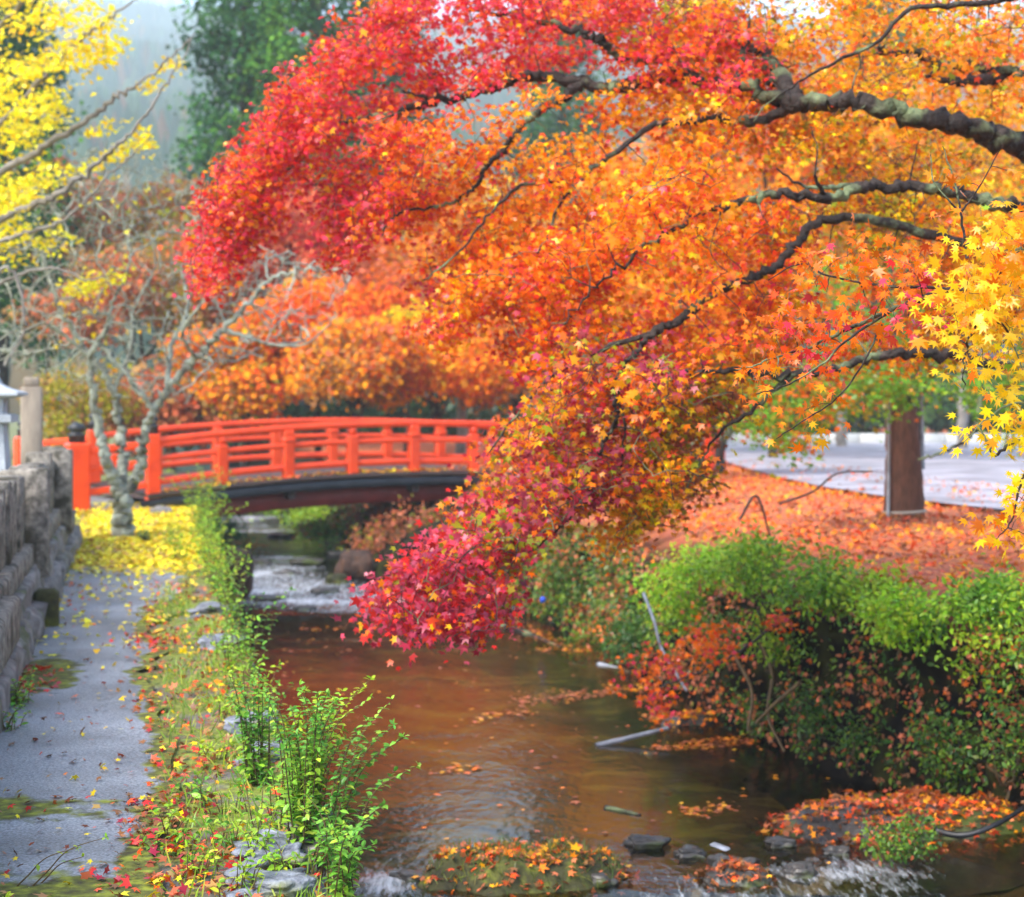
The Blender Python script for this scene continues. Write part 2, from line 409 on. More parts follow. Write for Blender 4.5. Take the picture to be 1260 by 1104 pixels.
# bank: leaf-strewn on top, dark earth with roots and moss on the steep face
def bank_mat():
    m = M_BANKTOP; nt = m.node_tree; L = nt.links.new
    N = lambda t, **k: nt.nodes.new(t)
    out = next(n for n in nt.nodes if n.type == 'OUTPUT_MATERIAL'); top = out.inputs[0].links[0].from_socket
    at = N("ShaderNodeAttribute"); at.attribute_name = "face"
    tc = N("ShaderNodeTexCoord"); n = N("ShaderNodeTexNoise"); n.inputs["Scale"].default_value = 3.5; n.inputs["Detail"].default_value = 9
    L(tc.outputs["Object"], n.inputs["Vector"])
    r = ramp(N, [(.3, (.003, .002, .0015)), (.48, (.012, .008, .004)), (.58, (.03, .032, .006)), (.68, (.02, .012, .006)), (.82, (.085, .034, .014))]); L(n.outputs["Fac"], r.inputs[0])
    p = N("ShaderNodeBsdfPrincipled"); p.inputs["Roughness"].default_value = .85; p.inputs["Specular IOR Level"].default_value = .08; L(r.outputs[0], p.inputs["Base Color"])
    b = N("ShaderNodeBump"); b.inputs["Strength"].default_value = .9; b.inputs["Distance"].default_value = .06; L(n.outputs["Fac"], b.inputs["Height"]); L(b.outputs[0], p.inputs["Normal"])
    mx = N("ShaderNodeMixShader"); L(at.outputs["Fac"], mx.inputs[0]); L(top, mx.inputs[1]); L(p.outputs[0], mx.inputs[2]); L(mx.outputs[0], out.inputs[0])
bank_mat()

M_BED = noisy("stream_bed", [(.28, (.012, .009, .004)), (.45, (.03, .021, .008)), (.58, (.085, .055, .018)), (.74, (.17, .08, .024))], .9, 9, .8, .5, stretch=(.6, 1.4, 1), second=(2.2, .56, .64, (.14, .12, .03)), bscale=9, bdist=.04)

def water_mat():
    m, nt, out, N = new_mat("stream_water"); L = nt.links.new
    tc = N("ShaderNodeTexCoord"); mp = N("ShaderNodeMapping"); mp.inputs["Scale"].default_value = (1.0, .55, 1); mp.inputs["Rotation"].default_value = (0, 0, math.radians(12))
    L(tc.outputs["Object"], mp.inputs[0])
    n1 = N("ShaderNodeTexNoise"); n1.inputs["Scale"].default_value = 3.2; n1.inputs["Detail"].default_value = 3
    n2 = N("ShaderNodeTexNoise"); n2.inputs["Scale"].default_value = 15; n2.inputs["Detail"].default_value = 4
    L(mp.outputs[0], n1.inputs["Vector"]); L(mp.outputs[0], n2.inputs["Vector"])
    at = N("ShaderNodeAttribute", attribute_name="foam")
    b1 = N("ShaderNodeBump"); b1.inputs["Strength"].default_value = .20; b1.inputs["Distance"].default_value = .035
    b2 = N("ShaderNodeBump"); b2.inputs["Distance"].default_value = .02
    mr = N("ShaderNodeMapRange"); mr.inputs[3].default_value = .10; mr.inputs[4].default_value = 1.0; L(at.outputs["Fac"], mr.inputs[0]); L(mr.outputs[0], b2.inputs["Strength"])
    L(n1.outputs["Fac"], b1.inputs["Height"]); L(n2.outputs["Fac"], b2.inputs["Height"]); L(b1.outputs[0], b2.inputs["Normal"])
    tr = N("ShaderNodeBsdfTransparent"); tr.inputs[0].default_value = (.72, .65, .48, 1)
    gl = N("ShaderNodeBsdfGlossy"); gl.inputs["Roughness"].default_value = .05; L(b2.outputs[0], gl.inputs["Normal"])
    fr = N("ShaderNodeFresnel"); fr.inputs[0].default_value = 1.33; L(b2.outputs[0], fr.inputs["Normal"])
    mx = N("ShaderNodeMixShader"); L(fr.outputs[0], mx.inputs[0]); L(tr.outputs[0], mx.inputs[1]); L(gl.outputs[0], mx.inputs[2])
    # white water where the flow breaks
    n3 = N("ShaderNodeTexNoise"); n3.inputs["Scale"].default_value = 11; n3.inputs["Detail"].default_value = 8; n3.inputs["Roughness"].default_value = .7
    mp3 = N("ShaderNodeMapping"); mp3.inputs["Scale"].default_value = (2.4, .45, 1); L(tc.outputs["Object"], mp3.inputs[0]); L(mp3.outputs[0], n3.inputs["Vector"])
    ad = N("ShaderNodeMath", operation='ADD'); L(at.outputs["Fac"], ad.inputs[0]); L(n3.outputs["Fac"], ad.inputs[1])
    rf = ramp(N, [(.98, (0, 0, 0)), (1.0, (0, 0, 0))])
    sub = N("ShaderNodeMapRange"); sub.inputs[1].default_value = .88; sub.inputs[2].default_value = 1.42; L(ad.outputs[0], sub.inputs[0])
    nt.nodes.remove(rf)
    df = N("ShaderNodeBsdfPrincipled"); df.inputs["Base Color"].default_value = (.68, .72, .76, 1); df.inputs["Roughness"].default_value = .5; L(b2.outputs[0], df.inputs["Normal"])
    m2 = N("ShaderNodeMixShader"); L(sub.outputs[0], m2.inputs[0]); L(mx.outputs[0], m2.inputs[1]); L(df.outputs[0], m2.inputs[2])
    L(m2.outputs[0], out.inputs[0])
    return m
M_WATER = water_mat()

# ------------------------------------------------------------------ setting: ground sheets, stream, banks
BANK = np.array([(0, 5.6), (6, 4.9), (9.5, 3.9), (11, 3.1), (12.3, 2.35), (13.8, 1.85), (16, 1.45), (18.8, 1.0), (21, .35), (22.6, -.6), (24, -2.1), (27, -2.7), (30, -3.1), (35, -4.6), (45, -7.2), (60, -10.5), (90, -17)])
def bank_x(Y): return np.interp(Y, BANK[:, 0], BANK[:, 1])
WATER_Z = -1.0
def water_z(Y): return WATER_Z + np.interp(Y, [0, 8.6, 9.2, 21, 24, 27, 33, 40], [-.14, -.14, 0, 0, .16, .2, .34, .36])

def grid_faces(nu, nv):
    i = np.arange(nu - 1)[:, None] * nv + np.arange(nv - 1)[None]
    return np.stack([i, i + nv, i + nv + 1, i + 1], -1).reshape(-1, 4)

EDGE_C = .62       # left bank edge, in the strip coordinate
def edge_c(Y): return EDGE_C + .10 * nz((Y * .9, 3.3)) + .05 * nz((Y * 3.1, 8.3))
# left ground (verge and the leaf-strewn yard beyond the path)
Ys = np.concatenate([np.linspace(-6, 30, 181), np.linspace(32, 230, 30)])
cs = np.concatenate([[-70, -40, -20, -10, -5, -2.5], np.linspace(-1, 1, 41)])
V = []
for Y in Ys:
    e = edge_c(Y)
    for c in cs:
        c2 = c if c < -.95 else -1 + (c + 1) * (e + 1) / 2
        V.append((strip_x(c2, Y), Y, .018 * nz((c2 * 2.2, Y * 2.2)) * (1 if .05 < c2 else .2) + (.015 if c2 > .3 else 0)))
ground = tag(obj_from("ground", V, [grid_faces(len(Ys), len(cs))[:, ::-1]], M_VERGE), kind="structure")

# asphalt path, ragged on both sides
Yp = np.linspace(-4, 27, 240); up = np.linspace(0, 1, 22); V, moss = [], []
for Y in Yp:
    l = -.86; r = .10 + .26 * min(1, max(0, (Y - 11.5) / 4)) + .2 * nz((Y * 1.1, 1.7)) + .10 * nz((Y * 3.7, 5.1))
    for u in up:
        c = l + (r - l) * u
        V.append((strip_x(c, Y), Y, .026 + .004 * nz((c * 3, Y * 3, 2))))
        k = max(0, 1 - (1 - u) / .20) * .62 + max(0, 1 - u / .16) * .60
        k += .55 * max(0, 1 - math.hypot((c + .62) / .34, (Y - 10.3) / 1.0)) ** .6 if math.hypot((c + .62) / .34, (Y - 10.3) / 1.0) < 1 else 0
        k += .55 * max(0, 1 - abs(Y - 6.9) / .5) * (.4 + .6 * (1 - u)) + .46 * max(0, min(1, (6.5 - Y) / .8))
        k += .5 * max(0, 1 - math.hypot((c - .05) / .25, (Y - 13.2) / 1.3))
        moss.append(k * 1.45)
path = tag(obj_from("path", V, [grid_faces(len(Yp), len(up))[:, ::-1]], M_PATH, attr={"moss": moss}), kind="structure")
g = Geo()
for Y in (13.3, 19.0):   # pale cement joints across the path
    a, b = np.array([strip_x(-.8, Y - .05), Y - .05, .031]), np.array([strip_x(.05, Y), Y, .031])
    pts = [a + (b - a) * t + np.array([0, .02 * nz((t * 5, Y)), 0]) for t in np.linspace(0, 1, 20)]
    w = np.array([0, .009, 0]); V = [p - w for p in pts] + [p + w for p in pts]
    i = np.arange(19); g.add(V, np.stack([i, i + 1, i + 21, i + 20], -1))
if g.n: tag(g.build("path_joints", M_KERB), kind="structure")

# stream bed and water
Yw = np.concatenate([np.linspace(1, 34, 265), np.linspace(34.5, 100, 60)]); uw = np.linspace(0, 1, 64)
V, Vw, foam = [], [], []
ROCKS = [(-.05, 9.1), (.5, 9.25)]
for Y in Yw:
    x0, x1 = strip_x(edge_c(Y), Y) - .12, bank_x(Y) + .5
    wz = water_z(Y)
    for u in uw:
        x = x0 + (x1 - x0) * u
        V.append((x, Y, wz - .26 + .10 * nz((x * 1.1, Y * .8, 4)) + .04 * nz((x * 5, Y * 5))))
        f = 0.0
        px = CX + FPX * x / max(Y, 1)
        # rapids upstream, the riffle at the near bar, thin broken streaks elsewhere
        edge = np.interp(Y, [20.6, 21.6, 23, 26, 29, 33, 36], [0, .34, .46, .30, .22, .34, .12])
        f += edge * np.clip(1.25 - abs(u - .38) * 1.9, 0, 1)
        k = np.interp(Y, [8.2, 8.9, 9.6, 10.2], [.16, .30, .26, 0]) * np.clip((x - .45) / .3, 0, 1) * np.clip((2.6 - x) / .4, 0, 1)
        f += k + .5 * max(0, 1 - math.hypot((x + .72) / .3, (Y - 9.5) / .5))
        f += .34 * max(0, nz((x * .7, Y * 2.2, 7))) + .1
        foam.append(f)
        Vw.append((x, Y, wz + (.05 * nz((x * 3.5, Y * 2.5, 1)) + .03 * nz((x * 9, Y * 7, 3))) * min(1, max(0, f - .2) * 1.6)))
Fg = grid_faces(len(Yw), len(uw))[:, ::-1]
tag(obj_from("stream_bed", V, [Fg], M_BED), kind="structure")
tag(obj_from("stream_water", Vw, [Fg], M_WATER, attr={"foam": foam}), kind="structure")

# right bank: steep earth face, leaf-strewn top, then flat to the horizon
Yb = np.concatenate([np.linspace(-4, 32, 241), np.linspace(32.6, 70, 50), np.linspace(75, 230, 14)])
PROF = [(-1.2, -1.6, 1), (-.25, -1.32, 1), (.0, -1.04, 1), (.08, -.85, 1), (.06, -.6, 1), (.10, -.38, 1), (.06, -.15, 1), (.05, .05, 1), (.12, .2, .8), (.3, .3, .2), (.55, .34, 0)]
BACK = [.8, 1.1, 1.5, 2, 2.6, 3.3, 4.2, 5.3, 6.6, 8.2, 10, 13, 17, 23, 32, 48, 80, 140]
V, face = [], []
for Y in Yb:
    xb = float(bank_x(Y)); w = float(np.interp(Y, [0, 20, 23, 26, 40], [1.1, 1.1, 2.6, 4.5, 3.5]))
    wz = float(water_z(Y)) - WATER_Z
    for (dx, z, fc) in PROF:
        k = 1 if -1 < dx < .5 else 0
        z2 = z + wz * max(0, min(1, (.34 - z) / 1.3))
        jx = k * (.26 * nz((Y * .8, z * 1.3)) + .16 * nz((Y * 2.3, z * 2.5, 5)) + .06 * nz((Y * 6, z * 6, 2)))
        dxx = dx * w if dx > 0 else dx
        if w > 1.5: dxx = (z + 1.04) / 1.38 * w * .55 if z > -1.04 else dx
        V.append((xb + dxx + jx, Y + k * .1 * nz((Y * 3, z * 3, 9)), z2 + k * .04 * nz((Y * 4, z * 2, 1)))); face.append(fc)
    top = w * .55 if w > 1.5 else 0
    for d in BACK:
        x = xb + top + d * (1 if d > 3 else 1)
        V.append((x, Y, .35 + .03 * nz((x * .7, Y * .7)) + .012 * nz((x * 3, Y * 3)) * (1 if d < 8 else 0))); face.append(0)
nb = len(PROF) + len(BACK)
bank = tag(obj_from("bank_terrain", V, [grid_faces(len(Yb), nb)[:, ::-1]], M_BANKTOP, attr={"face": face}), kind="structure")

def flat_poly(name, pts, z, mat, kind="structure", sub=0):
    bm = bmesh.new(); vs = [bm.verts.new((x, y, z)) for x, y in pts]; bm.faces.new(vs); bmesh.ops.triangulate(bm, faces=bm.faces)
    me = bpy.data.meshes.new(name); bm.normal_update(); bm.to_mesh(me); bm.free(); me.materials.append(mat)
    o = bpy.data.objects.new(name, me); COL.objects.link(o); return tag(o, kind=kind)
rd = [(5.0, 52), (4.25, 42), (4.2, 33), (4.25, 28), (4.4, 24.6), (4.8, 22), (5.6, 19.2), (6.4, 17.2), (8.5, 14.5), (14, 11), (30, 9), (34, 20), (16, 26), (9.3, 30), (12, 34), (30, 40), (30, 54)]
flat_poly("road", rd, .42, M_ROAD)

# hill closing the valley
xs = np.linspace(-800, 800, 80); ys = np.linspace(190, 1320, 60); V = []
for y in ys:
    for x in xs:
        h = (y - 200) * .24 + 26 * nz((x * .005, y * .005)) * min(1, max(0, y - 200) / 200) + abs(x) * .04
        V.append((x, y, max(-2, h) - 1.2))
tag(obj_from("hillside", V, [grid_faces(len(ys), len(xs))[:, ::-1]], M_HILL), kind="structure")
# far forest on the hillside: one uncountable mass
n = 60000
X = R.uniform(-480, 480, n); Yf = R.uniform(150, 1300, n)
keep = np.abs(X) < Yf * .36 + 15; X, Yf = X[keep], Yf[keep]; n = len(X)
h = np.array([max(-2, (y - 200) * .24 + 26 * nz((x * .005, y * .005)) * min(1, max(0, y - 200) / 200) + abs(x) * .04) - 1.2 for x, y in zip(X, Yf)])
cone = []
k = 7; th = np.arange(k) * 2 * np.pi / k
hts = R.uniform(9, 19, n); rd_ = hts * R.uniform(.2, .32, n)
ring = np.stack([X[:, None] + rd_[:, None] * np.cos(th) * R.uniform(.7, 1.2, (n, k)), Yf[:, None] + rd_[:, None] * np.sin(th), np.repeat(h[:, None], k, 1) + R.uniform(-.5, 2.0, (n, k))], -1)
apex = np.stack([X, Yf, h + hts], -1)[:, None]
V = np.concatenate([ring, apex], 1).reshape(-1, 3)
i = np.arange(n)[:, None] * (k + 1) + np.arange(k)[None]; j = np.arange(n)[:, None] * (k + 1) + (np.arange(k)[None] + 1) % k
F = np.stack([i, j, np.repeat(np.arange(n)[:, None] * (k + 1) + k, k, 1)], -1).reshape(-1, 3)
tn = pick([((.025, .06, .03), 5), ((.045, .085, .03), 3), ((.14, .09, .03), 1)], n)
tag(obj_from("forest", V, [F], M_CEDAR, tint=np.repeat(tn, k + 1, 0)), kind="stuff")

# retaining wall under the left bank edge
g = Geo(); wr = thing("retaining_wall", (strip_x(EDGE_C, 12), 12, -1.3), "low rubble retaining wall dropping from the mossy verge to the stream", "wall")
Y = 1.0; s = 0
while Y < 27:
    L = R.uniform(.35, .7)
    for row, (z0, z1) in enumerate([(-1.4, -1.02), (-1.02, -.68), (-.68, -.34), (-.34, -.03)]):
        yy = Y + (L * .5 if row % 2 else 0); s += 1
        rockgeo(g, (strip_x(edge_c(yy) - .10, yy + L / 2), yy + L / 2, (z0 + z1) / 2), (.17, L * .54, (z1 - z0) * .55), s, 2, .25, rot=.21)
    Y += L
g.build("stone_courses", M_WALLSTONE, wr)

# ------------------------------------------------------------------ stone fence (tamagaki) at the left
fd = norm(np.array([-.214, 1.0, 0])); fs = np.array([fd[1], -fd[0], 0])        # along, and towards the path
AX = np.array([fs, fd, [0, 0, 1.0]])
fc = -.92
fence = thing("stone_fence", (strip_x(fc, 8), 8, 0), "weathered granite post fence on a rough stone base beside the path", "fence")
g = Geo(); s = 0
for row, (z0, z1, off, th_) in enumerate([(-.05, .20, .02, .26), (.18, .39, -.04, .24)]):
    Y = 4.5 + row * .25
    while Y < 19.2:
        L = R.uniform(.42, .85); s += 1
        rockgeo(g, np.array([strip_x(fc + off - .1, Y + L / 2), Y + L / 2, (z0 + z1) / 2]), (th_, L * .56, (z1 - z0) * .58), 100 + s, 3, .22, rot=.21, sq=.38)
        Y += L
g.build("base_wall", M_WALLSTONE, fence)
Y = 4.6; k = 0
while Y < 18.6:
    L = 1.25; g = Geo()
    boxgeo(g, (strip_x(fc - .11, Y + L / 2), Y + L / 2, .475 + .012 * R.normal()), (.16, L / 2 - .012, .09), AX, bev=.02); g.build("coping_block", M_STONE, fence)
    nps = 5
    for q in range(nps):
        g = Geo(); yy = Y + .125 + q * (L / nps)
        big = (k % 4 == 3)
        hz = .19 if not big else .21
        top = 1.07 + .02 * R.normal() + (.06 if big else 0)
        boxgeo(g, (strip_x(fc - .12, yy), yy, (.56 + top) / 2), (.10 if not big else .12,   .086 if not big else .10, (top - .56) / 2), AX, bev=.014)
        g.build("post", M_STONE, fence); k += 1
    Y += L
for Y, w, top in [(13.3, .125, 1.14), (17.4, .13, 1.16)]:     # stout posts standing in front of the run
    g = Geo(); boxgeo(g, (strip_x(fc + .03, Y), Y, (.3 + top) / 2), (w, w, (top - .3) / 2), AX, bev=.02); g.build("end_post", M_STONE, fence)
g = Geo(); boxgeo(g, (strip_x(fc + .05, 9.6), 9.6, .36), (.10, .75, .14), AX, bev=.02); g.build("step_slab", M_STONE, fence)

o = Geo(); boxgeo(o, (strip_x(-.735, 12.5), 12.5, .13), (.09, .10, .16), AX, bev=.03)
tag(o.build("marker_post", M_MOSS, origin=(strip_x(-.735, 12.5), 12.5, 0)), "stubby dark mossy stone post at the foot of the stone fence", "stone post")

# stone lantern behind the fence, cut by the left edge of the photo
lx, ly = -10, 15.2
base = P(lx, 488, ly); bx = base[0]
lan = thing("stone_lantern", (bx, ly, 0), "blue-grey stone lantern with upturned roof behind the fence at the left edge", "lantern")
def zz(py): return EYE + (HY - py) * ly / FPX
sq = lambda r: r * 1.414
def sqlathe(name, prof):
    g = Geo(); lathe(g, (0, 0, 0), [(sq(r), z) for r, z in prof], 4)
    V = np.concatenate(g.V); a = math.radians(45 + 6); c_, s_ = math.cos(a), math.sin(a)
    V = np.c_[V[:, 0] * c_ - V[:, 1] * s_ + bx, V[:, 0] * s_ + V[:, 1] * c_ + ly, V[:, 2]]
    obj_from(name, V, g.F, M_LANTERN, lan, smooth=False)
sqlathe("plinth", [(.30, 0), (.30, .22), (.24, .28), (.24, .9)])
sqlathe("shaft", [(.155, .9), (.115, zz(520))])
sqlathe("platform", [(.13, zz(521)), (.20, zz(519)), (.20, zz(511)), (.15, zz(509))])
sqlathe("fire_box", [(.115, zz(509.5)), (.115, zz(489))])
sqlathe("roof", [(.17, zz(490)), (.27, zz(486.5)), (.268, zz(483)), (.15, zz(478)), (.08, zz(472)), (.05, zz(462))])
g = Geo(); lathe(g, (bx, ly, 0), [(.05, zz(463)), (.07, zz(458)), (.06, zz(450)), (.005, zz(443))], 12); g.build("finial", M_LANTERN, lan)

# tall tan stone pillar behind the fence
px_, Y = 39, 17.6; c = P(px_, 488, Y)
pil = thing("stone_pillar", (c[0], Y, 0), "tall plain tan stone pillar standing behind the granite fence", "pillar")
g = Geo(); boxgeo(g, (c[0], Y, .9), (.105, .10, .90), AX, bev=.012); g.build("shaft", M_PILLAR, pil)
g = Geo(); boxgeo(g, (c[0], Y, 1.85), (.075, .07, .05), AX, bev=.01); g.build("cap", M_PILLAR, pil)

# ------------------------------------------------------------------ vermilion bridge
B0 = np.array([-5.37, 25.5, 0]); BD = np.array([.884, .468, 0]); BN = np.array([-.468, .884, 0]); STEP = 1.07; NB = 8; BW = 3.5
LEN = STEP * NB
def deck_z(s): return .26 + .24 * (1 - ((s - LEN / 2) / (LEN / 2)) ** 2)
br = thing("arched_bridge", B0, "vermilion arched wooden footbridge with black finials crossing the stream", "bridge")
def sweep(g, f, s0, s1, w, h, n=28, ext=0):
    """box section along the arch: f(s)->centre"""
    ss = np.linspace(s0, s1, n); P_ = np.array([f(s) for s in ss])
    d = np.gradient(P_, axis=0); d = norm(d); side = BN if abs((d[0] * BN).sum()) < .5 else norm(np.cross(d[0], [0, 0, 1]))
    up = np.cross(side, d); up *= np.sign(up[:, 2:3])
    b = .22
    prof = [(-1, -1 + b), (-1 + b, -1), (1 - b, -1), (1, -1 + b), (1, 1 - b), (1 - b, 1), (-1 + b, 1), (-1, 1 - b)]
    V = np.array([[p + side * (a * w / 2) + u_ * (c_ * h / 2) for a, c_ in prof] for p, u_ in zip(P_, up)])
    i = np.arange(n - 1)[:, None] * 8 + np.arange(8)[None]; j = np.arange(n - 1)[:, None] * 8 + (np.arange(8)[None] + 1) % 8
    g.add(V.reshape(-1, 3), [np.stack([i, j, j + 8, i + 8], -1).reshape(-1, 4), np.arange(8)[None], ((n - 1) * 8 + np.arange(8))[::-1][None]])
def at_s(s, off, dz): return B0 + BD * s + BN * off + np.array([0, 0, deck_z(s) + dz])
g = Geo(); sweep(g, lambda s: at_s(s, BW / 2, -.04), -.1, LEN + .1, BW + .30, .09); g.build("deck", M_DECK, br)
for off in (-.08, BW + .08):
    g = Geo(); sweep(g, lambda s: at_s(s, off, -.155), -.2, LEN + .2, .10, .135); g.build("edge_beam", M_BLACK, br)
for off in (.28, BW - .28):
    g = Geo(); sweep(g, lambda s: at_s(s, off, -.37), -.1, LEN + .1, .22, .27); g.build("girder", M_DARKRED, br)
for sx in (2.2, 4.3, 6.4):
    g = Geo(); a, b_ = at_s(sx, -.02, -.28), at_s(sx, BW + .02, -.28); tube(g, [a, b_], .07, 8); g.build("cross_beam", M_DECK, br)
AXB = np.array([BD, BN, [0, 0, 1.0]])
def finial(parent, c, z, r):
    g = Geo(); lathe(g, (c[0], c[1], z), [(r, 0), (r, .10), (r * 1.08, .105), (r * 1.08, .125), (r * .7, .14), (r * .66, .16), (r * 1.02, .20), (r * 1.0, .24), (r * .55, .285), (.01, .31)], 14)
    g.build("finial", M_BLACK, parent)
def post(c, z0, z1, hw, fin=0, chip=True):
    g = Geo(); boxgeo(g, (c[0], c[1], (z0 + z1) / 2), (hw, hw, (z1 - z0) / 2), AXB, bev=.018)
    o = g.build("post", M_VERM, br, smooth=False)
    if fin: finial(o, c, z1, fin)
for off in (0.0, BW):
    for nm, dz, w, h in (("top_rail", .77, .13, .10), ("middle_rail", .50, .12, .085), ("bottom_rail", .16, .13, .10)):
        g = Geo(); sweep(g, lambda s: at_s(s, off, dz), 0, LEN, w, h); g.build(nm, M_VERM, br)
    for k in range(NB + 1):
        s = k * STEP; c = B0 + BD * s + BN * off; main = k in (0, NB)
        z = deck_z(s)
        if main: post(c, z - .35, z + .88, .10, .085)
        else:
            post(c, z - .02, z + .60 if k % 2 else z + .735, .085)
            if k % 2:
                g = Geo(); boxgeo(g, (c[0], c[1], z + .665), (.06, .065, .06), AXB, bev=.02); g.build("rail_block", M_VERM, br)
            if not k % 2:
                g = Geo(); boxgeo(g, (c[0], c[1], z + .585), (.10, .10, .03), AXB, bev=.012); g.build("rail_block", M_VERM, br)
    # wing railings, splayed outwards
    sg = -1 if off == 0 else 1
    for e, sE in ((-1, 0), (1, LEN)):
        a = B0 + BD * sE + BN * off; b_ = a + BD * (e * .95) + BN * (sg * .85)
        b_ = b_ if not (off == 0 and e == -1) else np.array([-6.4, 25.1, 0])
        d = norm(b_ - a)
        for nm, dz, w, h in (("wing_rail", .74, .12, .10), ("wing_rail", .47, .11, .085), ("wing_rail", .13, .12, .10)):
            g = Geo(); q0, q1 = a + [0, 0, deck_z(sE) + dz], b_ + [0, 0, .14 + dz]
            n3 = norm(np.cross(d, [0, 0, 1.0]))
            boxgeo(g, (q0 + q1) / 2, (np.linalg.norm(q1 - q0) / 2, w / 2, h / 2), np.array([norm(q1 - q0), n3, np.cross(n3, norm(q1 - q0)) * -1]), bev=.018)
            g.build(nm, M_VERM, br, smooth=False)
        mid = (a + b_) / 2
        g = Geo(); boxgeo(g, (mid[0], mid[1], .55), (.07, .07, .30), AXB, bev=.015); g.build("wing_strut", M_VERM, br, smooth=False)
        zb = 0 if e == -1 else .3
        g = Geo(); boxgeo(g, (b_[0], b_[1], zb + .49), (.165, .165, .53), AXB, bev=.03); o = g.build("post", M_VERM, br, smooth=False); finial(o, b_, zb + 1.02, .125)
for sE, nm in ((-.45, "abutment"), (LEN + .45, "abutment")):
    g = Geo(); c = B0 + BD * sE + BN * BW / 2; boxgeo(g, (c[0], c[1], -.62), (.5, BW / 2 + .25, .68), AXB, bev=.04); g.build(nm, M_WALLSTONE, br)

# ------------------------------------------------------------------ trees: skeletons and foliage
def skeleton(geo, limbs, sides=8, lump=.06, t=None):
    """limbs: list of (points, r0, r1); returns nodes (n,3) and radii"""
    Nn, Rr = [], []
    for pts, r0, r1 in limbs:
        c = catmull(pts, 12 if r0 > .03 else 7); n = len(c)
        c[1:-1] += R.normal(0, min(.02, r0 * .25), (n - 2, 3))
        rad = r0 + (r1 - r0) * np.linspace(0, 1, n) ** .8
        tube(geo, c, rad, sides, t, lump); Nn.append(c); Rr.append(rad)
    return np.concatenate(Nn), np.concatenate(Rr)

def grow_twigs(geo, nodes, rad, targets, wig=.07, r_tip=.0016, r_max=.012, sag=.1, every=1, sides=4, steps=6, k=1.0):
    nodes = list(nodes); rad = list(rad)
    A = np.array(nodes); d0 = np.array([np.min(((A - t) ** 2).sum(1)) for t in targets])
    arr = np.zeros((len(A) + len(targets) * steps, 3)); arr[:len(A)] = A; rr = np.zeros(len(arr)); rr[:len(A)] = rad; m = len(A)
    for q in np.argsort(d0):
        t = targets[q]; i = int(np.argmin(((arr[:m] - t) ** 2).sum(1)))
        p, r = arr[i], rr[i]; L = np.linalg.norm(t - p)
        if L < .04: continue
        u = np.linspace(0, 1, steps + 1)[:, None]
        c = p + (t - p) * u
        w = R.normal(0, wig * L, (steps + 1, 3)); w[0] = 0
        w = np.cumsum(w, 0) * .5; c = c + w * np.sin(np.pi * u * .5) * .8
        c[:, 2] += sag * L * (u[:, 0] - u[:, 0] ** 2) * 2
        r0 = min(r * .75, k * (.0022 + .0045 * L), r_max)
        ra = r0 + (max(r_tip, r0 * .3) - r0) * u[:, 0]
        tube(geo, c, ra, sides, cap=False)
        arr[m:m + steps] = c[1:]; rr[m:m + steps] = ra[1:]; m += steps
    return arr[:m], rr[:m]

def region(poly, n, Y0, dY, gap=None, gs=.02, gseed=0):
    poly = np.asarray(poly, float); lo, hi = poly.min(0), poly.max(0); out = []
    while sum(len(o) for o in out) < n:
        p = R.uniform(lo, hi, (n * 2, 2)); p = p[in_poly(p, poly)]
        if gap is not None:
            v = np.array([nz((q[0], q[1]), gs, gseed) for q in p]); p = p[v > gap]
        out.append(p)
    p = np.concatenate(out)[:n]
    Yy = Y0(p) if callable(Y0) else np.full(n, float(Y0))
    Yy = Yy + np.clip(R.normal(0, dY * .5, n), -dY, dY)
    return np.array([P(a, b, y) for (a, b), y in zip(p, Yy)])

def spray_region(poly, n, Y0, dY, dirpx=(-62, 34), per=9, thick=9, gap=None, gs=.02, gseed=0):
    """clusters strung along short arching sprays instead of strewn evenly"""
    poly = np.asarray(poly, float); lo, hi = poly.min(0), poly.max(0); out = []; tot = 0
    while tot < n:
        c = R.uniform(lo, hi, (1, 2))
        if not in_poly(c, poly)[0] or (gap is not None and nz(c[0], gs, gseed) < gap): continue
        yy = (Y0(c)[0] if callable(Y0) else Y0) + float(np.clip(R.normal(0, dY * .5), -dY, dY))
        d = np.array(dirpx) * R.uniform(.6, 1.35) + R.normal(0, 9, 2); t = np.linspace(-.5, .5, per) + R.normal(0, .05, per); dz = R.normal(0, .25)
        for q in t:
            p = c[0] + d * q + np.array([0, 26 * max(0, q) ** 2 * 2]) + R.normal(0, thick, 2) * np.array([1, .55])
            if in_poly(p[None], poly)[0]: out.append(P(p[0], p[1], yy + dz * q + R.normal(0, .09))); tot += 1
    return np.array(out)

def foliage(geo, C, per, rad, size, tpl, pal, pscale=.5, pseed=0., per_leaf=.3, out=(-.35, -.25, -.75), flat=.35, spread=.55, nrm=(0, -.45, .8), jit=.15, sj=.2, dark=1.0):
    n = len(C) * per
    N0 = norm(np.array(nrm) + R.normal(0, .3, (len(C), 3)))
    d = R.normal(0, rad, (len(C), per, 3)) * np.array([1, 1, 1.0])
    dn = (d * N0[:, None]).sum(2, keepdims=True); d = d - dn * N0[:, None] * (1 - flat)
    Cc = (C[:, None] + d).reshape(-1, 3)
    N = np.repeat(N0, per, 0) + R.normal(0, spread, (n, 3))
    T = np.array(out) + R.normal(0, .45, (n, 3)) + .6 * norm(d.reshape(-1, 3))
    S = size * np.exp(R.normal(0, sj, n))
    tn = patch_tint(Cc, pal, pscale, per_leaf, pseed, jit) if callable(pal) is False else pal(Cc)
    geo.add(*leaf_batch(Cc, S, N, T, tn, tpl))

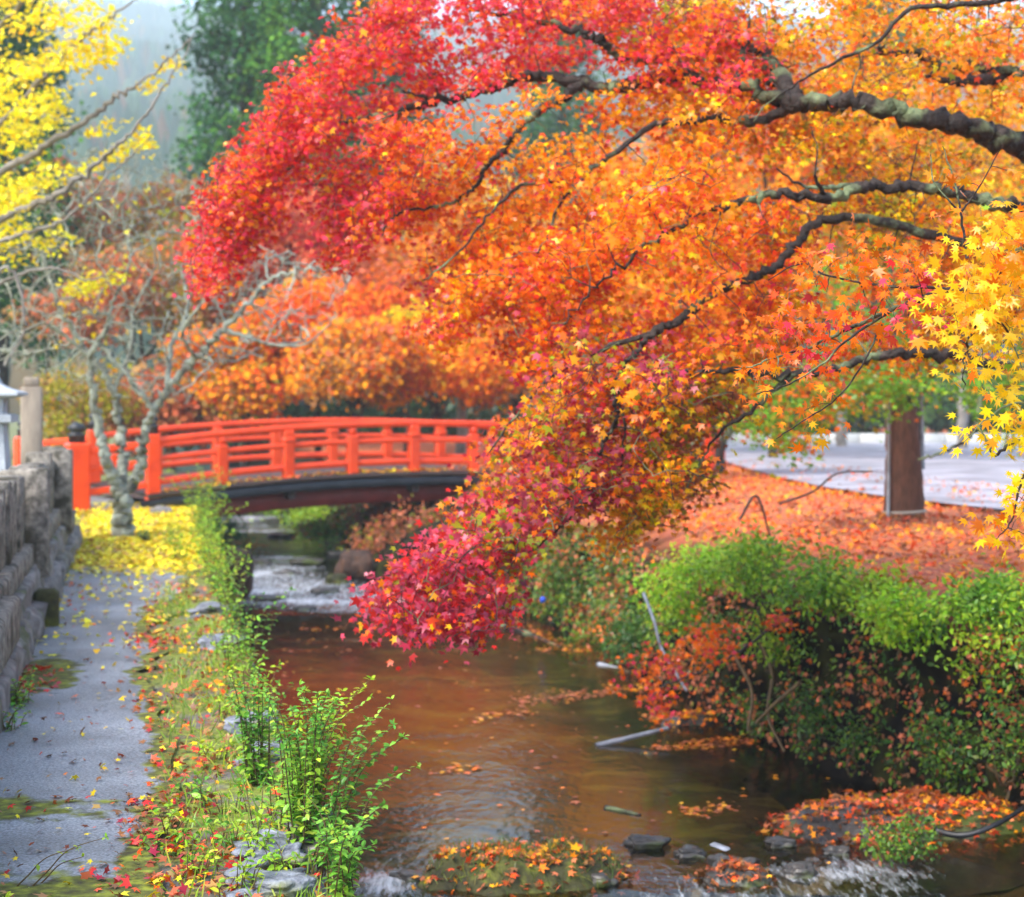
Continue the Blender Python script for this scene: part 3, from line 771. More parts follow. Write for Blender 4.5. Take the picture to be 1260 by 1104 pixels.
# --- main maple: trunk on the right bank just outside the photo, crown spread over the stream
mt = thing("maple_tree", (5.6, 11.4, .3), "big maple with dark mossy limbs spreading red and orange leaves over the stream", "tree")
gt = Geo()
T0 = [np.array([5.6, 11.4, .2]), np.array([5.45, 11.4, .9]), np.array([5.2, 11.3, 1.7]), np.array([4.95, 11.2, 2.4])]
limbs = [(T0, .27, .17)]
def L_(pts, r0, r1): limbs.append(([P(*p) for p in pts], r0, r1))
lower, upper = T0[2], T0[3]
limbs.append(([upper, P(1400, 265, 11.0), P(1330, 215, 10.8), P(1260, 186, 10.6), P(1195, 158, 10.5), P(1120, 142, 10.4), P(1040, 124, 10.5), P(985, 128, 10.7), P(935, 113, 10.9), P(880, 103, 11.1), P(835, 92, 11.3)], .092, .032))
L_([(835, 92, 11.3), (780, 104, 11.4), (745, 108, 11.4), (700, 99, 11.5), (650, 93, 11.6), (620, 104, 11.6), (585, 114, 11.7), (550, 124, 11.8), (485, 140, 11.9), (425, 152, 12.0), (380, 185, 12.0), (335, 222, 12.1), (300, 270, 12.1), (270, 315, 12.1)], .05, .007)
L_([(550, 124, 11.8), (515, 118, 11.9), (495, 112, 11.9)], .02, .008)
L_([(712, 108, 11.4), (690, 122, 11.3), (664, 136, 11.3), (641, 155, 11.2), (620, 185, 11.2), (598, 205, 11.1), (585, 230, 11.1), (545, 252, 11.1), (492, 262, 11.1), (470, 290, 11.1)], .032, .006)
L_([(900, 50, 11.6), (850, 60, 11.6), (806, 72, 11.5), (762, 68, 11.4), (738, 50, 11.4), (715, 40, 11.4), (640, 20, 11.6), (560, 10, 11.8)], .055, .012)
limbs.append(([P(985, 128, 10.7), P(950, 80, 11.2), P(900, 50, 11.6)], .06, .05))
L_([(838, 150, 10.9), (800, 156, 10.9), (728, 208, 10.8), (690, 222, 10.8), (640, 229, 10.7), (605, 260, 10.7), (565, 310, 10.7), (520, 345, 10.7)], .022, .005)
L_([(985, 128, 10.7), (930, 150, 10.9), (880, 146, 10.9), (838, 150, 10.9)], .035, .024)
L_([(728, 208, 10.8), (690, 250, 10.7), (670, 300, 10.6), (640, 330, 10.6), (620, 370, 10.5)], .012, .004)
limbs.append(([upper, P(1380, 130, 11.6), P(1260, 92, 11.6), P(1180, 84, 11.5), P(1130, 68, 11.4), P(1080, 60, 11.3)], .075, .02))
L_([(1230, 96, 11.6), (1185, 100, 11.3), (1140, 95, 11.2)], .045, .015)
limbs.append(([lower, P(1420, 330, 10.6), P(1300, 270, 10.4), P(1225, 250, 10.2), (P(1160, 233, 10.1)), P(1080, 229, 10.0), P(1012, 243, 9.9), P(945, 238, 9.9), P(900, 255, 9.9), P(868, 260, 9.9), P(800, 300, 9.9), P(750, 340, 9.8), P(690, 400, 9.8)], .055, .005))
L_([(1085, 229, 10.0), (1050, 228, 10.1), (1015, 232, 10.0), (985, 228, 10.0), (955, 207, 10.0)], .022, .006)
L_([(1017, 243, 9.9), (1010, 232, 9.85), (1003, 215, 9.8)], .02, .008)
limbs.append(([lower, P(1400, 400, 10.5), P(1280, 330, 10.3), P(1150, 290, 10.2), P(1020, 268, 10.1), P(965, 318, 10.0), P(920, 345, 9.9), P(868, 366, 9.8), P(835, 395, 9.7), P(800, 412, 9.6), P(765, 458, 9.5), P(755, 490, 9.4), P(758, 520, 9.4), P(735, 560, 9.4), P(715, 610, 9.4), P(690, 650, 9.4), P(620, 700, 9.4), P(560, 740, 9.4)], .038, .004))
L_([(765, 458, 9.5), (755, 480, 9.5), (768, 515, 9.5), (766, 560, 9.5), (758, 610, 9.5)], .012, .004)
L_([(868, 366, 9.8), (840, 390, 9.75), (800, 408, 9.7), (720, 440, 9.7), (660, 480, 9.6), (600, 560, 9.5)], .03, .005)
limbs.append(([lower, P(1400, 480, 10.2), P(1250, 450, 10.0), P(1130, 434, 9.8), P(1060, 445, 9.7), P(975, 462, 9.6), P(900, 455, 9.6), P(840, 460, 9.6), P(800, 465, 9.6)], .045, .008))
L_([(975, 462, 9.6), (930, 500, 9.7), (880, 540, 9.8), (845, 600, 9.9)], .02, .004)
L_([(910, 92, 11.1), (915, 60, 11.1), (922, 30, 11.2)], .03, .012)
L_([(1260, -6, 9.6), (1200, 5, 9.6), (1120, 12, 9.6), (1075, 55, 9.6), (1010, 85, 9.6), (970, 110, 9.7)], .02, .006)
nodes, rads = skeleton(gt, limbs, 12, .10)

pal_red = [(AMB, 1.2), (ORNG, 2.2), (RORG, 2.4), (RED, 2.6), (PINK, 4), (RED, 1.8), (RORG, 2.4), (ORNG, 2.4), (AMB, .6)]
pal_mid = [(PINK, 1), (RED, 1), (RORG, 2.2), (ORNG, 4.5), (AMB, 4.5), (YEL, 1.6), (RORG, 1)]
pal_top = [(AMB, 1.6), (ORNG, 3), (RORG, 2), (PINK, 3.5), (RED, 2), (RORG, 2), (ORNG, 2)]
pal_rt = [(OLV, 1), (RORG, 1.1), (ORNG, 3.5), (AMB, 4.5), (YEL, 1.6), (OLV, 2), (BRN, .7)]
pal_low = [(AMB, 2.2), (OLV, 2.2), (ORNG, 2), (RUST, 2), (MAUVE, 2.2), (CRIM, 1.8), ((.42, .07, .09), 2.2), (RORG, 2), (OLV, 2), (ORNG, 1.6), (AMB, 1.6)]
DUSK = (.46, .06, .10)
pal_tip = [(AMB, 1), (RORG, 1.4), (CRIM, 2), (DUSK, 3), (RED, 2), (PINK, 1.6), (MAUVE, 1.6), (ORNG, 1.4), (OLV, .8)]
pal_amb = [(RUST, 1), (RORG, 1.6), (ORNG, 3.5), (AMB, 3.5), (YEL, 1.2), (OLV, 2), (RUST, .6)]
REG = [
 # poly, clusters, Y, dY, palette, gap
 ([(470, -25), (425, 40), (380, 75), (330, 125), (292, 180), (265, 240), (253, 300), (248, 362), (268, 350), (292, 318), (325, 300), (350, 262), (385, 215), (405, 205), (400, 262), (416, 335), (430, 345), (448, 300), (470, 262), (470, 215), (430, 160), (560, 118), (700, 90), (835, 60), (850, -25)], 620, 11.9, .9, pal_red, None),
 ([(420, 170), (560, 125), (700, 100), (860, 95), (930, 140), (880, 200), (800, 260), (720, 300), (650, 330), (600, 380), (560, 440), (535, 430), (505, 385), (480, 350), (500, 300), (440, 270)], 560, 11.1, 1.0, pal_mid, -.22),
 ([(560, 330), (640, 290), (720, 260), (760, 330), (700, 420), (640, 470), (610, 430), (575, 440), (545, 430)], 230, 10.6, .7, pal_mid, -.2),
 ([(700, -25), (1290, -25), (1290, 340), (1150, 330), (1030, 300), (900, 270), (850, 180), (820, 90)], 820, 11.2, 1.4, pal_rt, -.22),
 ([(700, -25), (830, -25), (970, 60), (980, 110), (900, 130), (780, 90)], 190, 11.0, .8, pal_top, None),
 ([(680, 300), (760, 250), (880, 190), (970, 250), (1010, 310), (960, 380), (890, 450), (800, 490), (700, 480), (640, 450), (620, 400)], 560, 10.1, .9, pal_mid, -.3),
 ([(690, 410), (790, 395), (835, 470), (815, 550), (765, 600), (705, 640), (660, 680), (630, 690), (600, 660), (560, 660), (590, 590), (620, 540), (655, 485)], 430, 9.6, .8, pal_low, -.10),
 ([(545, 640), (600, 600), (650, 640), (650, 700), (622, 745), (602, 785), (575, 780), (530, 770), (462, 775), (455, 738), (500, 690)], 235, 9.4, .6, pal_tip, -.35),
 ([(790, 460), (900, 430), (935, 500), (905, 570), (850, 630), (790, 650), (740, 680), (770, 590), (800, 540)], 230, 9.9, .9, pal_amb, -.05),
 ([(940, 240), (1290, 250), (1290, 470), (1150, 450), (1000, 460), (900, 470), (900, 380)], 420, 10.6, 1.0, pal_amb, -.1),
]
gl = Geo(); tw = Geo(); targets = []
for k, (poly, n, Y0, dY, pal, gap) in enumerate(REG):
    C = spray_region(poly, int(n * .84), Y0 + (.5 if k not in (6, 7) else .25), dY * 1.15, gap=gap if gap is not None else -.7, gs=.017, gseed=k * 3.7)
    targets.append(C)
    foliage(gl, C, 24, .085, .036, MAPLE5, pal, .7, k * 1.3, .42, jit=.24)
for poly, n in (([(246, 364), (252, 300), (264, 240), (300, 185), (345, 200), (350, 262), (318, 300), (290, 322), (270, 350)], 170), ([(392, 205), (450, 200), (452, 262), (445, 305), (432, 350), (414, 345), (400, 270)], 75), ([(300, 175), (340, 110), (390, 60), (430, 20), (480, 60), (400, 150), (345, 205)], 110)):
    C = spray_region(poly, n, 12.1, .7, (-16, 58), 7, 8); targets.append(C); foliage(gl, C, 22, .085, .036, MAPLE5, pal_red, .7, 3., .42, jit=.24)
targets = np.concatenate(targets)
TG = targets[R.permutation(len(targets))[:2300]]; TG = TG - np.array([0, 1, 0]) * R.uniform(-.1, .9, (len(TG), 1))
grow_twigs(gt, nodes, rads, TG, .11, .0026, .018, k=1.7)
gt.build("trunk", M_BARK, mt)
gl.build("crown", M_LEAF, mt)

# --- near maple: its limb enters from the right, sharp star leaves
nt_ = thing("near_maple", (2.9, 5.9, 0.3), "nearest maple with sharp star-shaped yellow and orange leaves at the right edge", "tree")
gt = Geo(); limbs = []
N0_ = np.array([3.0, 5.95, 1.9])
limbs.append(([np.array([2.9, 5.9, .0]), np.array([2.95, 5.95, 1.0]), N0_, np.array([2.85, 6, 2.9])], .11, .06))
limbs.append(([N0_, P(1400, 330, 5.7), P(1290, 350, 5.7), P(1180, 355, 5.7), P(1120, 372, 5.7), P(1050, 402, 5.7), P(1000, 425, 5.8), P(940, 445, 5.8), P(905, 455, 5.8)], .016, .002))
limbs.append(([P(1180, 355, 5.7), P(1090, 352, 5.8), P(1020, 340, 5.9), P(985, 325, 5.9), P(945, 345, 5.9)], .006, .0018))
limbs.append(([P(1100, 380, 5.7), P(1040, 420, 5.6), P(1010, 450, 5.6), P(965, 475, 5.6), P(930, 485, 5.6)], .005, .0018))
limbs.append(([P(1085, 400, 5.7), P(1060, 450, 5.6), P(1030, 490, 5.6), P(985, 520, 5.6), P(955, 540, 5.6)], .004, .0016))
limbs.append(([N0_, P(1400, 270, 5.5), P(1300, 290, 5.3), P(1240, 320, 5.3), P(1210, 380, 5.2), P(1190, 430, 5.2), P(1185, 480, 5.2)], .015, .002))
limbs.append(([P(1210, 380, 5.2), P(1240, 410, 5.2), P(1260, 460, 5.2)], .006, .002))
limbs.append(([P(1190, 318, 5.9), P(1182, 260, 5.9), P(1172, 215, 5.9), P(1160, 180, 5.9)], .006, .0015))
limbs.append(([P(1182, 262, 5.9), P(1205, 230, 5.9), P(1230, 185, 5.9)], .004, .0015))
limbs.append(([P(1182, 262, 5.9), P(1150, 225, 5.9), P(1145, 190, 5.9)], .004, .0015))
limbs.append(([N0_, P(1420, 480, 5.3), P(1320, 530, 5.2), P(1255, 540, 5.2), P(1225, 560, 5.2), P(1215, 545, 5.2), P(1200, 515, 5.2)], .012, .0018))
limbs.append(([P(1300, 500, 5.2), P(1250, 496, 5.2), P(1215, 515, 5.2), P(1185, 545, 5.2)], .005, .0016))
limbs.append(([P(1300, 540, 5.2), P(1258, 590, 5.2), P(1245, 640, 5.2), P(1225, 665, 5.2)], .006, .0016))
nodes, rads = skeleton(gt, limbs, 7, .06)
gl = Geo(); tw = Geo(); tg = []
pal_or = [(PINK, .8), (RED, .6), (RORG, 1.6), (ORNG, 5), (AMB, 3)]
pal_ye = [(ORNG, 1), (AMB, 3.5), ((.86, .52, .012), 5), (YEL, 3), (LIME, .5)]
for k, (poly, n, Y0, dY, pal, per, rad) in enumerate([
    ([(895, 480), (930, 430), (950, 380), (1000, 320), (1060, 285), (1130, 310), (1180, 335), (1190, 380), (1120, 410), (1050, 430), (1000, 450), (950, 470)], 74, 5.8, .3, pal_or, 6, .055),
    ([(950, 545), (970, 505), (1020, 470), (1070, 440), (1060, 480), (1010, 515), (970, 550)], 8, 5.6, .15, pal_or, 4, .05),
    ([(1165, 340), (1200, 305), (1240, 275), (1290, 270), (1290, 440), (1240, 440), (1185, 470), (1170, 430)], 90, 5.25, .3, pal_ye, 8, .06),
    ([(1180, 545), (1195, 515), (1230, 490), (1290, 480), (1290, 690), (1225, 668), (1245, 600), (1240, 550)], 40, 5.2, .2, [(RED, .8), (RORG, 2), (ORNG, 2), (AMB, 3), (YEL, 3)], 6, .05),
    ([(1140, 200), (1165, 180), (1180, 240), (1230, 190), (1250, 230), (1200, 280), (1160, 250)], 6, 5.9, .1, [(AMB, 1), (ORNG, 1)], 3, .04)]):
    C = region(poly, n, Y0, dY); tg.append(C)
    foliage(gl, C, per, rad, .031, MAPLE7, pal, 1.1, k * 2.1, .35, spread=.5, nrm=(0, -.75, .6), out=(-.25, -.15, -.85))
grow_twigs(gt, nodes, rads, np.concatenate(tg), .08, .0011, .003)
gt.build("branches", M_BARK, nt_); gl.build("crown", M_LEAF, nt_)

# --- small maple spray growing out of the right bank over the water
sm = thing("maple_sapling", P(1005, 735, 13.2), "thin maple sapling leaning from the bank with an orange leaf spray over the water", "sapling")
gt = Geo(); limbs = [([P(1010, 720, 13.2), P(975, 755, 13.0), P(940, 780, 12.8), P(900, 808, 12.6), P(860, 828, 12.5), P(820, 842, 12.4), P(800, 860, 12.4)], .016, .004), ([P(940, 780, 12.8), P(925, 765, 12.8), P(890, 757, 12.8)], .007, .003), ([P(995, 735, 13.1), P(975, 745, 13.0), P(955, 750, 13)], .007, .003)]
nodes, rads = skeleton(gt, limbs, 6); gl = Geo(); tg = []
for poly, n, rad in (([(765, 838), (790, 800), (840, 775), (905, 775), (912, 800), (850, 825), (800, 848)], 30, .07), ([(935, 770), (965, 738), (1003, 742), (1000, 765), (960, 775)], 9, .06), ([(800, 845), (815, 845), (818, 890), (805, 895)], 7, .05)):
    C = region(poly, n, 12.6, .35); tg.append(C); foliage(gl, C, 14, rad, .034, MAPLE5, [(PINK, .6), (RORG, 2), (ORNG, 6), (AMB, 2)], .9, 4., .4, nrm=(0, -.6, .7))
grow_twigs(gt, nodes, rads, np.concatenate(tg), r_max=.005); gt.build("branches", M_TWIG, sm); gl.build("crown", M_LEAF, sm)

# --- trunk-wrapped maple on the leaf-strewn bank
wx = P(1113, 640, 18.7)
wt = thing("wrapped_maple", (wx[0], 18.7, .35), "green-leaved maple whose trunk is wrapped in brown matting, beside the road", "tree")
g = Geo(); tube(g, catmull([(wx[0], 18.7, .2), (wx[0] - .01, 18.7, .9), (wx[0] - .04, 18.7, 1.62)], 8), np.r_[.275, .25, .228, .218, np.linspace(.215, .168, 13)], 20, lump=.03); g.build("trunk_wrap", M_WRAP, wt)
g = Geo(); tube(g, [(wx[0] + .223 * math.cos(a), 18.7 + .223 * math.sin(a), .44 + .012 * math.cos(a)) for a in np.linspace(0, 2 * math.pi, 25)], .020, 6); g.build("tie_band", M_ROPE, wt)
g = Geo(); tube(g, [(wx[0] - .215, 18.55, .2), (wx[0] - .20, 18.55, 1.95)], .018, 7); g.build("stake", M_GREYPOLE, wt)
g = Geo(); tube(g, [(wx[0] + .205, 18.75, .9), (wx[0] + .18, 18.75, 1.95)], .03, 7); g.build("stake", M_GREYPOLE, wt)
gt = Geo(); lm = [([(wx[0] - .04, 18.7, 1.6), (wx[0] - .05, 18.7, 2.4), (wx[0] - .15, 18.8, 3.6)], .15, .08)]
t1 = np.array([wx[0] - .04, 18.7, 1.7])
for q in [(1000, 500, 17.6), (930, 470, 17.4), (1230, 470, 17.5), (1050, 380, 17.6), (1280, 400, 18.2)]:
    e = P(*q); lm.append(([t1, (t1 + e) / 2 + [0, 0, .2], e], .05, .008))
lm.append(([P(1270, 430, 17), P(1215, 470, 16.6), P(1198, 530, 16.4), P(1165, 555, 16.3), P(1130, 565, 16.2)], .035, .01))
nodes, rads = skeleton(gt, lm, 8)
gl = Geo(); tw = Geo(); tg = []
pal_g = [(ORNG, .4), (OLV, 2.5), (GRN, 4), (LIME, 1.2), (GRN, 2), (AMB, .5)]
for poly, n in (([(900, 520), (930, 475), (990, 455), (1060, 440), (1130, 440), (1150, 470), (1110, 498), (1060, 500), (1000, 520), (975, 560), (930, 535)], 270), ([(1180, 470), (1210, 440), (1290, 430), (1290, 560), (1230, 545), (1200, 520)], 80), ([(1000, 330), (1290, 330), (1290, 430), (1100, 440), (980, 440)], 110)):
    C = region(poly, n, 17.2, 1.0); tg.append(C); foliage(gl, C, 16, .15, .046, MAPLE5, pal_g, .6, 2., .4)
grow_twigs(gt, nodes, rads, np.concatenate(tg), r_max=.012); gt.build("branches", M_BARK, wt); gl.build("crown", M_LEAF, wt)

# --- bare, lichen-covered tree by the bridge
bt0 = P(152, 664, 20.2); bt0[2] = 0
bt = thing("bare_tree", bt0, "leafless gnarled tree with grey-green lichen in front of the bridge end", "tree")
gt = Geo(); D = 20.2
def Q(*l): return [P(a, b, D + (l2[0] if l2 else 0)) for a, b, *l2 in l]
limbs = [(Q((152, 672), (151, 650), (150, 628), (150, 606)), .125, .115),
 (Q((150, 612), (138, 585, -.1), (128, 560, -.2), (122, 525, -.2), (115, 480, -.3), (112, 440, -.4), (130, 405, -.5), (140, 370, -.5)), .085, .02),
 (Q((150, 612), (150, 585, .2), (150, 550, .3), (146, 515, .4), (140, 480, .4), (105, 430, .3), (75, 385, .2), (55, 335, .2), (40, 290, .3)), .085, .015),
 (Q((150, 612), (163, 595), (172, 575), (176, 540, -.1), (190, 505, -.2), (205, 480, -.2), (240, 440, -.4), (275, 405, -.5), (310, 370, -.6), (330, 345, -.6), (380, 330, -.7), (425, 335, -.8)), .08, .012),
 (Q((190, 505, -.2), (170, 480, -.3), (150, 455, -.3), (110, 420, -.3), (60, 430, -.4), (10, 440, -.5)), .04, .012),
 (Q((205, 480, -.2), (210, 430, .3), (230, 380, .5), (225, 330, .6), (245, 280, .7), (215, 250, .7)), .04, .01),
 (Q((275, 405, -.5), (320, 420, -.6), (370, 425, -.8), (405, 400, -.9)), .03, .007),
 (Q((140, 370, -.5), (160, 320, -.5), (150, 260, -.4), (175, 215, -.4)), .02, .006),
 (Q((112, 440, -.4), (60, 400, -.7), (20, 410, -.8), (-20, 400, -.8)), .025, .008),
 (Q((140, 480, .4), (160, 430, .6), (165, 380, .8), (190, 330, .9), (185, 290, .9)), .03, .008),
 (Q((240, 440, -.4), (225, 410, -.9), (250, 370, -1.1), (280, 330, -1.2), (290, 300, -1.2)), .025, .007)]
nodes, rads = skeleton(gt, limbs, 9, .10)
C = region([(-10, 260), (60, 215), (130, 170), (200, 190), (260, 235), (290, 290), (340, 310), (430, 325), (430, 360), (395, 420), (330, 430), (260, 460), (230, 500), (150, 490), (90, 470), (-10, 450)], 2100, D, 1.3)
nodes, rads = grow_twigs(gt, nodes, rads, C[:230], .10, .012, .04, sag=.06, sides=6, steps=7, k=4.5)
grow_twigs(gt, nodes, rads, C[230:], .09, .0050, .015, sag=.05, sides=5, steps=7, k=3.6); gt.build("trunk", M_LICHEN, bt)
gl = Geo(); foliage(gl, region([(0, 300), (150, 330), (250, 420), (200, 500), (60, 420)], 26, D, 1.2), 3, .06, .05, FAN, [(YEL, 3), (AMB, 1)], 1); gl.build("caught_leaves", M_LEAF, bt)

# --- ginkgo at the left edge
gk = thing("ginkgo_tree", (-8.3, 19.5, 0), "ginkgo with bright yellow leaves on long pale branches in the upper left", "tree")
gt = Geo(); G0 = np.array([-8.3, 19.5, 2.4])
limbs = [([(-8.3, 19.5, -.1), (-8.25, 19.5, 1.2), G0, (-8.2, 19.6, 5.0), (-8.15, 19.6, 7.5)], .22, .09)]
def LG(a, r0, r1): limbs.append(([G0 + [0, 0, a[0]]] + [P(*p) for p in a[1:]], r0, r1))
LG((.6, (-100, 330, 19), (0, 215, 18.6), (85, 163, 18.4), (140, 121, 18.3), (170, 104, 18.2), (235, 47, 18)), .07, .008)
LG((1.4, (-80, 200, 19), (0, 150, 18.8), (60, 85, 18.6), (110, 40, 18.5), (170, 0, 18.4)), .06, .01)
LG((.2, (-90, 330, 18.8), (0, 272, 18.3), (70, 240, 18), (120, 200, 17.9), (160, 165, 17.8), (200, 110, 17.8), (240, 40, 17.8)), .06, .006)
LG((-.2, (-60, 330, 18.6), (20, 290, 18.2), (80, 270, 18), (140, 210, 17.9), (190, 165, 17.8)), .04, .006)
LG((2.5, (-60, 80, 19.2), (10, 20, 19), (60, -40, 19)), .06, .015)
LG((-.4, (-60, 400, 18.4), (0, 350, 18), (60, 330, 17.8), (110, 345, 17.8), (150, 330, 17.7)), .035, .005)
LG((-.3, (-60, 380, 18), (10, 330, 17.8), (30, 400, 17.8), (5, 450, 17.8)), .035, .01)
nodes, rads = skeleton(gt, limbs, 8, .06)
gl = Geo(); tw = Geo(); tg = []
pal_k = [((.84, .56, .012), 2), ((.90, .70, .015), 5), ((.92, .78, .03), 4)]
for poly, n, per, rad in (([(-30, -30), (180, -30), (140, 30), (150, 55), (100, 100), (80, 140), (55, 165), (40, 200), (-30, 240)], 270, 12, .11),
    ([(110, 60), (165, 40), (150, 60), (120, 80)], 12, 9, .08), ([(75, 190), (110, 170), (150, 150), (200, 70), (225, 75), (190, 115), (130, 150)], 22, 7, .07), ([(90, 215), (130, 190), (190, 160), (185, 175), (130, 200)], 36, 8, .07),
    ([(-20, 250), (60, 190), (75, 210), (20, 290), (-20, 330)], 80, 10, .10), ([(75, 355), (110, 335), (150, 325), (150, 345), (90, 365)], 22, 10, .08), ([(-20, 280), (60, 270), (90, 300), (20, 320), (-20, 330)], 30, 7, .1), ([(40, 200), (230, 150), (240, 330), (40, 340)], 24, 2, .06)):
    C = spray_region(poly, n, 18.7, 1.0, (44, -36), 7, 6) if n > 60 else region(poly, n, 18.7, .9); tg.append(C); foliage(gl, C, per, rad * .75, .050, FAN, pal_k, .7, 1., .5)
grow_twigs(gt, nodes, rads, np.concatenate(tg)[::2], .07, .0025, .02); gt.build("trunk", M_GREYBARK, gk); gl.build("crown", M_LEAF, gk)

# ------------------------------------------------------------------ background trees
def bg_tree(name, px, Y, top, hw, pal, label, cat="tree", z0=0., low=None, bark=M_BARK, n=230, size=None, per=15, group=None, tpl=CLUMP, mat=M_BGLEAF, seed=0., trunk_r=.16, squash=1., patch=.25):
    base = P(px, HY, Y); x = base[0]; w = hw * Y / FPX; H = EYE + (HY - top) * Y / FPX; lo = EYE + (HY - low) * Y / FPX if low is not None else max(.9, H * .25)
    t = thing(name, (x, Y, z0), label, cat, group)
    # crown: lumpy shells round several boughs
    nb_ = 9; bough = []
    for q in range(nb_):
        a = q * 2.4 + seed; u = R.uniform(.15, 1); zc = lo + (H - lo) * (.12 + .72 * u)
        rr = w * (.72 * math.sin(math.pi * min(.97, .22 + .62 * u)) + .05)
        bough.append((np.array([x + rr * math.cos(a), Y + rr * math.sin(a) * squash, zc]), R.uniform(.30, .52) * w, R.uniform(.16, .3) * (H - lo)))
    bough.append((np.array([x, Y, lo + (H - lo) * .78]), w * .55, (H - lo) * .24))
    gt = Geo(); lm = [([(x, Y, z0 - .2), (x + .1 * R.normal(), Y, z0 + (lo - z0) * .6), (x + .15 * R.normal(), Y, lo + .1), (x + .2 * R.normal(), Y, lo + (H - lo) * .6)], trunk_r, trunk_r * .35)]
    f0 = np.array([x, Y, max(z0 + .3, lo * .75)])
    for c, _, _ in bough: lm.append(([f0 + [0, 0, R.uniform(0, .4) * (H - lo)], (f0 + c) / 2 + [0, 0, .2], c], trunk_r * .42, trunk_r * .1))
    nodes, rads = skeleton(gt, lm, 6)
    gt.build("trunk", bark, t)
    C = []
    for c, a, b in bough:
        v = norm(R.normal(0, 1, (n // nb_, 3))) * R.uniform(.35, 1.05, (n // nb_, 1)) ** .5
        C.append(c + v * [a, a, b])
    C = np.concatenate(C); gl = Geo()
    s = size or .0045 * Y
    foliage(gl, C, per, s * 1.6, s, tpl, pal, patch, seed * 1.7, .45, flat=.5)
    gl.build("crown", mat, t)
    return t

pO = [(RUST, .6), (SALM, 2.5), (ORNG, 3), (AMB, 3), (TAN, 1.5)]; pS = [(RED, .5), (SALM, 4), (RORG, 1.4), (ORNG, 2.5), (TAN, 1)]; pB = [(BRN, 1), (RUST, 1.5), (SALM, 2), (TAN, 3), (OLV, 1)]
pY = [(ORNG, 1), (AMB, 3), (YEL, 2), (OLV, 1)]; pOl = [(BRN, 1), (OLV, 3), (TAN, 1), ((.45, .36, .03), 2), (AMB, .6)]; pMx = [(RORG, 2), (ORNG, 3), (AMB, 2.5), (OLV, 1)]
BGT = [
 ("maple", 300, 36, 400, 85, pMx + [(TAN, 2.5), (SALM, 2)], "low golden-orange maple behind the bridge's left rails", 505),
 ("maple", 440, 35, 395, 80, pO + [(TAN, 2.5)], "low bright orange maple behind the bridge's middle rails", 505),
 ("maple", 540, 37, 380, 85, pY, "low amber maple behind the bridge's right rails", 500),
 ("maple", 640, 38, 380, 85, pO, "orange maple standing behind the drooping bough, beyond the bridge", 500),
 ("maple", 345, 44, 250, 110, pS, "salmon-red maple behind the drooping red branch tips", 380),
 ("maple", 395, 38, 345, 105, pMx, "low orange maple with red flecks directly behind the bridge's left half", 440),
 ("maple", 500, 42, 250, 115, pO, "orange maple with pale boughs above the middle of the bridge", 440),
 ("maple", 590, 50, 215, 120, pY, "amber-yellow maple showing through gaps in the orange canopy", 430),
 ("maple", 250, 50, 240, 100, pB, "dull russet tree left of the dark cedars' feet", 420),
 ("maple", 165, 46, 300, 110, pB, "brownish half-bare tree behind the lichen-covered tree", 440),
 ("maple", 60, 52, 190, 120, pB, "rusty brown tree behind the ginkgo's lower branches", 430),
 ("maple", 690, 46, 270, 110, pO, "orange-brown maple behind the magenta hanging branch", 450),
 ("maple", 810, 40, 170, 130, pY, "tall yellow-orange maple beyond the road behind the canopy's centre", 440),
 ("maple", 950, 36, 60, 150, pMx, "tall orange maple beyond the road behind the canopy's right half", 430),
 ("maple", 1130, 34, 30, 150, pY, "yellow-orange maple across the road behind the thick lichen limb", 410),
 ("maple", 1270, 38, 90, 150, pMx, "orange maple across the road at the right edge", 420),
 ("maple", 880, 28, 330, 80, pMx, "small orange maple by the near end of the road", 520),
]
for q, (nm, px, Y, top, hw, pal, lab, low) in enumerate(BGT):
    bg_tree(nm, px, Y, top, hw, pal, lab, low=low, z0=.35 if px > 640 else 0, seed=q * 1.37 + .3, bark=M_BARK, trunk_r=.11, n=330, per=26, size=.0030 * Y, group="maples beyond the bridge and road")
bg_tree("bush", 105, 33, 445, 62, pOl, "olive-yellow bush behind the bridge's black finials", "bush", low=560, n=240, per=14, size=.075, seed=2.2, trunk_r=.06)
bg_tree("bush", 215, 40, 440, 70, pB, "russet bush behind the bridge's left main post", "bush", low=540, n=200, seed=3.1, trunk_r=.06)
EV = [((.03, .07, .025), 3), ((.05, .11, .03), 2), ((.08, .15, .03), 1)]
bg_tree("evergreen_hedge", 330, 54, 505, 130, EV, "dark evergreen hedge seen between the bridge rails at left", "hedge", low=545, n=260, seed=1.1, trunk_r=.08, squash=.4)
bg_tree("evergreen_hedge", 520, 58, 500, 130, EV, "dark evergreen hedge seen above the middle of the bridge rails", "hedge", low=540, n=260, seed=4.1, trunk_r=.08, squash=.4)
bg_tree("evergreen_hedge", 960, 62, 470, 130, EV, "dark evergreen hedge beyond the pale kerb, left of the wrapped trunk", "hedge", z0=.35, low=535, n=240, seed=5.1, trunk_r=.08, squash=.4)
bg_tree("evergreen_hedge", 1180, 60, 462, 130, EV, "dark evergreen hedge beyond the pale kerb, right of the wrapped trunk", "hedge", z0=.35, low=525, n=240, seed=6.1, trunk_r=.08, squash=.4)

